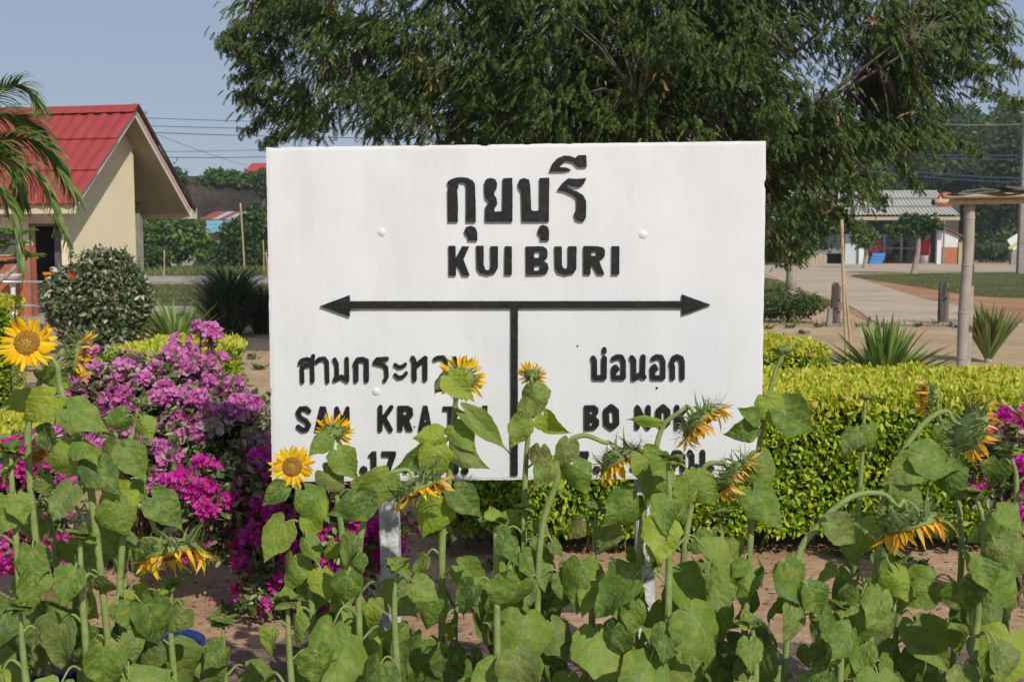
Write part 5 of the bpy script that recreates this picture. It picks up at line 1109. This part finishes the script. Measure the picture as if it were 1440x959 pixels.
def shelter():
    Y=12.2; x0=D_(1352,Y); t=thing('bamboo_shelter','bamboo post and beam shelter carrying grey boards at the right edge','shelter',(x0,Y,0))
    def cane(P,r,nm='post',mat=M_bamg,nodes=5):
        m=MB(); S=spline(P,6); m.tube(S,r,12); 
        o=m.build(nm,mat,t,smooth=True); m=MB()
        for k in range(nodes):
            q=S[int((k+.6)/nodes*(len(S)-1))]; tt=(S[min(len(S)-1,int((k+.6)/nodes*(len(S)-1))+1)]-q).normalized(); M=tt.to_track_quat('Z','Y').to_matrix(); m.lathe([(r*1.0,-.012),(r*1.09,-.003),(r*1.09,.003),(r*1.0,.012)],q,12,M)
        m.build('cane_joint',mat,o,smooth=True)
    cane([W(1364,281,Y),W(1361,360,Y),W(1355,440,Y),W(1352,515,Y),Vector((D_(1349,Y),Y,-.05))],.058)
    cane([W(1560,281,Y+.1),W(1558,400,Y+.1),Vector((D_(1555,Y),Y+.1,-.05))],.06)
    cane([W(1364,279,Y+1.6),W(1363,400,Y+1.6),Vector((D_(1362,Y+1.6),Y+1.6,-.05))],.055)
    cane([W(1312,284.5,Y-.10),W(1400,283,Y-.10),W(1600,281,Y-.10)],.032,'beam',M_bam,6)
    q=W(1312,284.5,Y-.10); m=MB(); m.tube([q+Vector((-.006,0,0)),q+Vector((.01,0,0))],[.03,.034],12); m.build('beam_hollow_end',M_black,t)
    cane([W(1325,276,Y+1.5),W(1400,275,Y+1.5),W(1600,273,Y+1.5)],.035,'beam',M_bam,6)
    bm=surf('grey_roof_board',(.18,.165,.16),(.08,.075,.075),8,.9,.1,bump=.01,bscale=20,stretch=(.2,1,1))
    for (a0,a1,yy,zz,dz) in ((1335,1476,Y-.12,276,.0),(1340,1500,Y+.18,272,.01),(1372,1500,Y+.48,270,.012),(1400,1520,Y-.2,270,.03),(1345,1480,Y+.8,270,.0)):
        m=MB(); nseg=14; vs=[]
        for i in range(nseg+1):
            s=i/nseg; x=D_(a0+(a1-a0)*s,yy); z=W(0,zz,Y).z+dz+.05*mnoise.noise(Vector((s*3,yy*7,0)))+.03*s; hw=.15*(.75+.35*abs(math.sin(s*2+yy*3)))
            th=.018+.010*mnoise.noise(Vector((s*5,yy,3)))
            vs+=[(x,yy-hw,z-.0),(x,yy+hw,z),(x,yy+hw,z+th),(x,yy-hw*.9,z+th)]
        m.add(vs,[(k*4+i,k*4+(i+1)%4,k*4+4+(i+1)%4,k*4+4+i) for k in range(nseg) for i in range(4)]+[(3,2,1,0),tuple(range(nseg*4,nseg*4+4))]); m.build('roof_board',bm,t)
shelter()
# red and white hanging lantern, white sign board at the right edge
M_redp=surf('red_paint',(.55,.035,.035),(.46,.03,.03),4,.5); M_wp=surf('white_far_paint',(.72,.72,.72),(.62,.62,.62),1,.7)
q=W(1329,284,88); t=thing('round_sign','round red and white sign showing past the end of the shop roof','sign',(q.x,q.y,0))
MB().lathe([(.0001,-.1),(.62,-.1),(.66,0),(.62,.1),(.0001,.1)],q+Vector((0,0,.12)),20,Matrix.Rotation(R(90),3,'X')).build('disc',M_redp,t)
MB().box(q+Vector((.0,-.14,.2)),(.9,.05,.32)).build('white_band',M_wp,t); MB().tube([(q.x,q.y,0),(q.x,q.y,q.z-.5)],.07,6).build('pole',M_cgrey,t)
Y=86; q=W(1432,336,Y); t=thing('slanted_sign_board','white and yellow slanted sign board on a concrete post at the right edge','sign',(q.x,Y,0))
MB().box(q+Vector((.2,0,0)),(1.9,.08,1.0),Matrix.Rotation(R(-32),3,'Y')).build('panel',M_wp,t); MB().box(q+Vector((-.1,-.06,-.35)),(1.5,.05,.22),Matrix.Rotation(R(-32),3,'Y')).build('yellow_band',surf('yellow_band_paint',(.62,.52,.12),None,2,.6),t); MB().bb((q.x-.45,Y+.05,0),(q.x-.05,Y+.4,q.z-.3)).build('post',M_cgrey,t)
# ================================================================ shop across the drive
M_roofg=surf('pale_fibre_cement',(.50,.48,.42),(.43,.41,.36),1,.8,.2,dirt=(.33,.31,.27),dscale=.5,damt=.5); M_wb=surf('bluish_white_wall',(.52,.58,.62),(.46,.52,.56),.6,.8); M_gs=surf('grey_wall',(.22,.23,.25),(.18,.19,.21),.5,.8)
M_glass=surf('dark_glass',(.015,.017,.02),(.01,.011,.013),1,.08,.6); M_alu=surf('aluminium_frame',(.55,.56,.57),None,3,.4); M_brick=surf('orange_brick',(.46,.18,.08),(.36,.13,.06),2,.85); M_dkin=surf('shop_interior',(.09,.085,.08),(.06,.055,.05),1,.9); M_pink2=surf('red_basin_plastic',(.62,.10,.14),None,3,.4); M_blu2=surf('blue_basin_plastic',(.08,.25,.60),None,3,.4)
def shop():
    Y=86.0; k=Y/F; X=lambda px:(px-720)*k; Zz=lambda py,y=Y:W(0,py,y).z
    t=thing('shop','single storey shop with a pale corrugated roof, open front and white columns','shop',(X(1240),Y,0))
    ze=Zz(304.5); Yr=Y+9; zr=W(0,270,Yr).z
    xr1=(1313-720)/F*Yr; xr0=(1100-720)/F*Yr; xe0,xe1=X(1075),X(1334)
    MB().bb((X(1090),Y-.5,-.05),(X(1330),Y+12,.10)).build('floor_slab',M_pave,t)
    # corrugated sheets, two courses
    cols=22; rows=3
    rf=MB().prism([(xe0,Y-1.5,ze-.12),(xe1,Y-1.5,ze-.12),(xr1,Yr,zr-.12),(xr0,Yr,zr-.12)],(0,0,-.1)).build('roof',M_cgrey,t)
    for r_ in range(rows):
        for c in range(cols):
            m=MB(); n=8
            for j in range(2):
                v=(r_+j)/rows; 
                for i in range(n+1):
                    u=(c+i/n)/cols; y=(Y-1.6)*(1-v)+Yr*v; z=ze*(1-v)+zr*v+(.05 if j==0 else 0)+.075*(i%4 in(1,2)); x=(xe0*(1-u)+xe1*u)*(1-v)+(xr0*(1-u)+xr1*u)*v
                    m.v.append((x,y-(.12 if j==0 else 0),z))
            m.f=[(i,i+1,n+2+i,n+1+i) for i in range(n)]; m.build('roof_sheet',M_roofg,rf)
    MB().bb((xe0,Y-1.72,ze-.32),(xe1,Y-1.6,ze-.07)).build('fascia_board',M_soff,t)
    MB().prism([(xr0,Yr,zr+.12),(xr1,Yr,zr+.12),(xr1+.4,Yr+9,ze),(xr0-1,Yr+9,ze)],(0,0,-.1)).build('rear_roof',M_roofg,t)
    yb=Y+4
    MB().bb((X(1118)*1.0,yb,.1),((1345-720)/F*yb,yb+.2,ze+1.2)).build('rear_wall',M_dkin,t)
    MB().bb((X(1120),Y+.6,.9),(X(1187),Y+.75,ze-.1)).build('grey_wall',M_gs,t)
    for i in range(8): MB().bb((X(1120)+i*.31,Y+.55,.1),(X(1120)+i*.31+.29,Y+.74,.89)).build('plinth_tile',M_soff,t)
    MB().bb((X(1188),Y+.2,.1),(X(1207),Y+.5,ze-.1)).build('side_wall',M_wb,t)
    for (a,b) in ((1206,1213),(1315,1321)): MB().bb((X(a),Y-.1,.1),(X(b),Y+.25,ze-.12)).build('column',M_wp,t)
    # glazed doors
    zt=W(0,330,yb).z; kb=yb/F; XB=lambda px:(px-720)*kb
    gl=[1216,1241,1265,1290]
    for i in range(3):
        d=thing; x0,x1=XB(gl[i]),XB(gl[i+1]); m=MB(); f=.10
        m.bb((x0,yb-.12,.1),(x0+f,yb-.05,zt)); m.bb((x1-f,yb-.12,.1),(x1-.002,yb-.05,zt)); m.bb((x0+f,yb-.12,zt-f),(x1-f,yb-.05,zt)); m.bb((x0+f,yb-.12,.1),(x1-f,yb-.05,.22)); m.bb((x0+f,yb-.12,1.25),(x1-f,yb-.05,1.33))
        dr=m.build('glass_door',M_alu,t); MB().bb((x0+f,yb-.08,.22),(x1-f,yb-.06,zt-f)).build('pane',M_glass,dr)
    for i in range(2): MB().bb((XB(1240)+i*1.5,yb-1.2,.10),(XB(1240)+i*1.5+1.4,yb-.7,.22)).build('step',M_redp,t)
    # things in front
    def fr(x,y,z): return Vector((x,y,z))
    b=thing('red_cabinet','red cabinet standing inside the left bay of the shop','cabinet',(X(1226),Y+2.0,.1)); MB().bb((X(1214),Y+1.8,.1),(X(1233),Y+2.4,W(0,336,Y+2).z)).build('body',M_redp,b,bevel=.04); MB().bb((X(1216),Y+1.77,.5),(X(1231),Y+1.799,1.6)).build('door',M_redp,b,bevel=.01)
    for i in range(3):
        z=.95+i*.32; b=thing('plastic_basin',('lowest','middle','topmost')[i]+' red plastic basin of the stack by the shop','basin',(X(1230),Y+.6,z)); MB().lathe([(.0001,0),(.40,0),(.58,.25),(.62,.27),(.57,.27),(.39,.05)],(X(1230),Y+.6,z),18).build('shell',M_pink2,b,smooth=True)
    for i in range(3):
        b=thing('plastic_crate',('bottom','middle','top')[i]+' blue plastic crate under the red basins','crate',(X(1232),Y+.6,.12+i*.28)); m=MB(); x=X(1232)+.1*i; z=.11+i*.28
        for (p,q) in (((x-.5,Y+.2,z),(x+.5,Y+.25,z+.26)),((x-.5,Y+.95,z),(x+.5,Y+1.0,z+.26)),((x-.5,Y+.251,z),(x-.45,Y+.949,z+.26)),((x+.45,Y+.251,z),(x+.5,Y+.949,z+.26)),((x-.449,Y+.251,z),(x+.449,Y+.949,z+.03))): m.bb(p,q)
        m.build('shell',M_blu2,b)
    b=thing('red_sofa','red covered bench against the right column of the shop','bench',(X(1305),Y+1.4,.1)); MB().prism([(X(1293),Y+1.2,.75),(X(1314),Y+1.2,.75),(X(1314),Y+1.2,W(0,337,Y).z),(X(1305),Y+1.2,W(0,339,Y).z),(X(1296),Y+1.2,W(0,345,Y).z)],(0,.5,0)).build('cover',M_redp,b,bevel=.04)
    for a in(1295,1312): MB().bb((X(a)-.06,Y+1.25,.1),(X(a)+.06,Y+1.4,.75)).build('leg',M_greyd,b)
    b=thing('bucket','white bucket in front of the red covered bench','bucket',(X(1297),Y-.2,.1)); MB().lathe([(.0001,0),(.24,0),(.30,.62),(.32,.64),(.28,.64),(.23,.1)],(X(1297),Y-.2,.1),18).build('shell',M_wp,b,smooth=True)
    # annex
    Ya=Y+3; ka=Ya/F; XA=lambda px:(px-720)*ka; a=thing('shop_annex','small white gabled annex with an orange brick base right of the shop','building',(XA(1335),Ya,0))
    z0=W(0,348,Ya).z; MB().prism([(XA(1322),Ya,z0),(XA(1345),Ya,z0),(XA(1345),Ya,W(0,331,Ya).z),(XA(1322),Ya,W(0,322,Ya).z)],(0,6,0)).build('wall',M_wp,a)
    MB().bb((XA(1322),Ya-.03,0),(XA(1344),Ya+.2,z0-.02)).build('brick_base',M_brick,a)
    MB().prism([(XA(1320),Ya-.3,W(0,320,Ya).z),(XA(1352),Ya-.3,W(0,333.5,Ya).z),(XA(1352),Ya-.3,W(0,332,Ya).z+.0),(XA(1320),Ya-.3,W(0,318,Ya).z)],(0,6.6,0)).build('roof',M_rust,a)
    MB().bb((XA(1345)+.02,Ya-.1,0),(XA(1345)+.3,Ya+.2,z0+.4)).build('corner_post',M_bam,a)
shop()

# ---- weeds and fallen petals
M_weed=foliage('weed_leaf',[(.06,.11,.02),(.10,.16,.03),(.16,.20,.05)],.25)
wd=[]
for i,(px,py) in enumerate(((1110,462),(1150,461),(1210,460),(1245,461),(1290,460),(1345,461),(1400,459),(1080,463),(1130,470),(1060,500),(355,505),(365,520),(215,480),(235,490),(1190,785),(1000,800),(700,800),(620,850),(330,860),(1290,800),(1120,815))):
    c=G(px,py); k=26; a=rng.uniform(0,6.28,k); tip=np.stack([np.cos(a),np.sin(a),rng.uniform(.3,1.6,k)],1); p=np.tile(np.array([c.x,c.y,.01]),(k,1))+wob(k,.04)*np.array([1,1,0])
    wd.append(frames(p,tip,wob(k,.3)+np.array([0,0,1]),rng.uniform(.02,.07,k)*(1 if c.y<9 else 1.8)))
me=batch_mesh('weeds',LEAF[0],LEAF[1],np.concatenate(wd),M_weed,(0,0,0)); o=bpy.data.objects.new('weeds',me); C.objects.link(o); PW[o.name]=Matrix.Identity(4); props(o,'small green weeds sprouting from the bare soil and along the kerb','weeds',kind='stuff')
n=900; p=np.stack([rng.uniform(-2.6,.3,n),rng.uniform(4.2,6.6,n),np.full(n,.014)],1)
me=batch_mesh('fallen_bracts',QLEAF[0],QLEAF[1],frames(p,wob(n,1)*np.array([1,1,.1]),wob(n,.3)+np.array([0,0,1]),rng.uniform(.012,.03,n)),M_bm,(0,0,0)); o=bpy.data.objects.new('fallen_bracts',me); C.objects.link(o); PW[o.name]=Matrix.Identity(4); props(o,'fallen magenta bougainvillea bracts scattered on the soil under the bushes','fallen petals',kind='stuff')

# ---- light tropical haze over the far yard
hm=bpy.data.materials.new('haze_air'); hm.use_nodes=True; n_=hm.node_tree; n_.nodes.remove(n_.nodes['Principled BSDF']); pvn=n_.nodes.new('ShaderNodeVolumePrincipled'); pvn.inputs['Density'].default_value=.0006; pvn.inputs['Color'].default_value=(.86,.90,1,1); pvn.inputs['Anisotropy'].default_value=.2
n_.links.new(pvn.outputs[0],n_.nodes['Material Output'].inputs['Volume'])
hz_=MB().bb((-130,-30,-1),(140,230,24)).build('haze',hm); hz_['kind']='stuff'
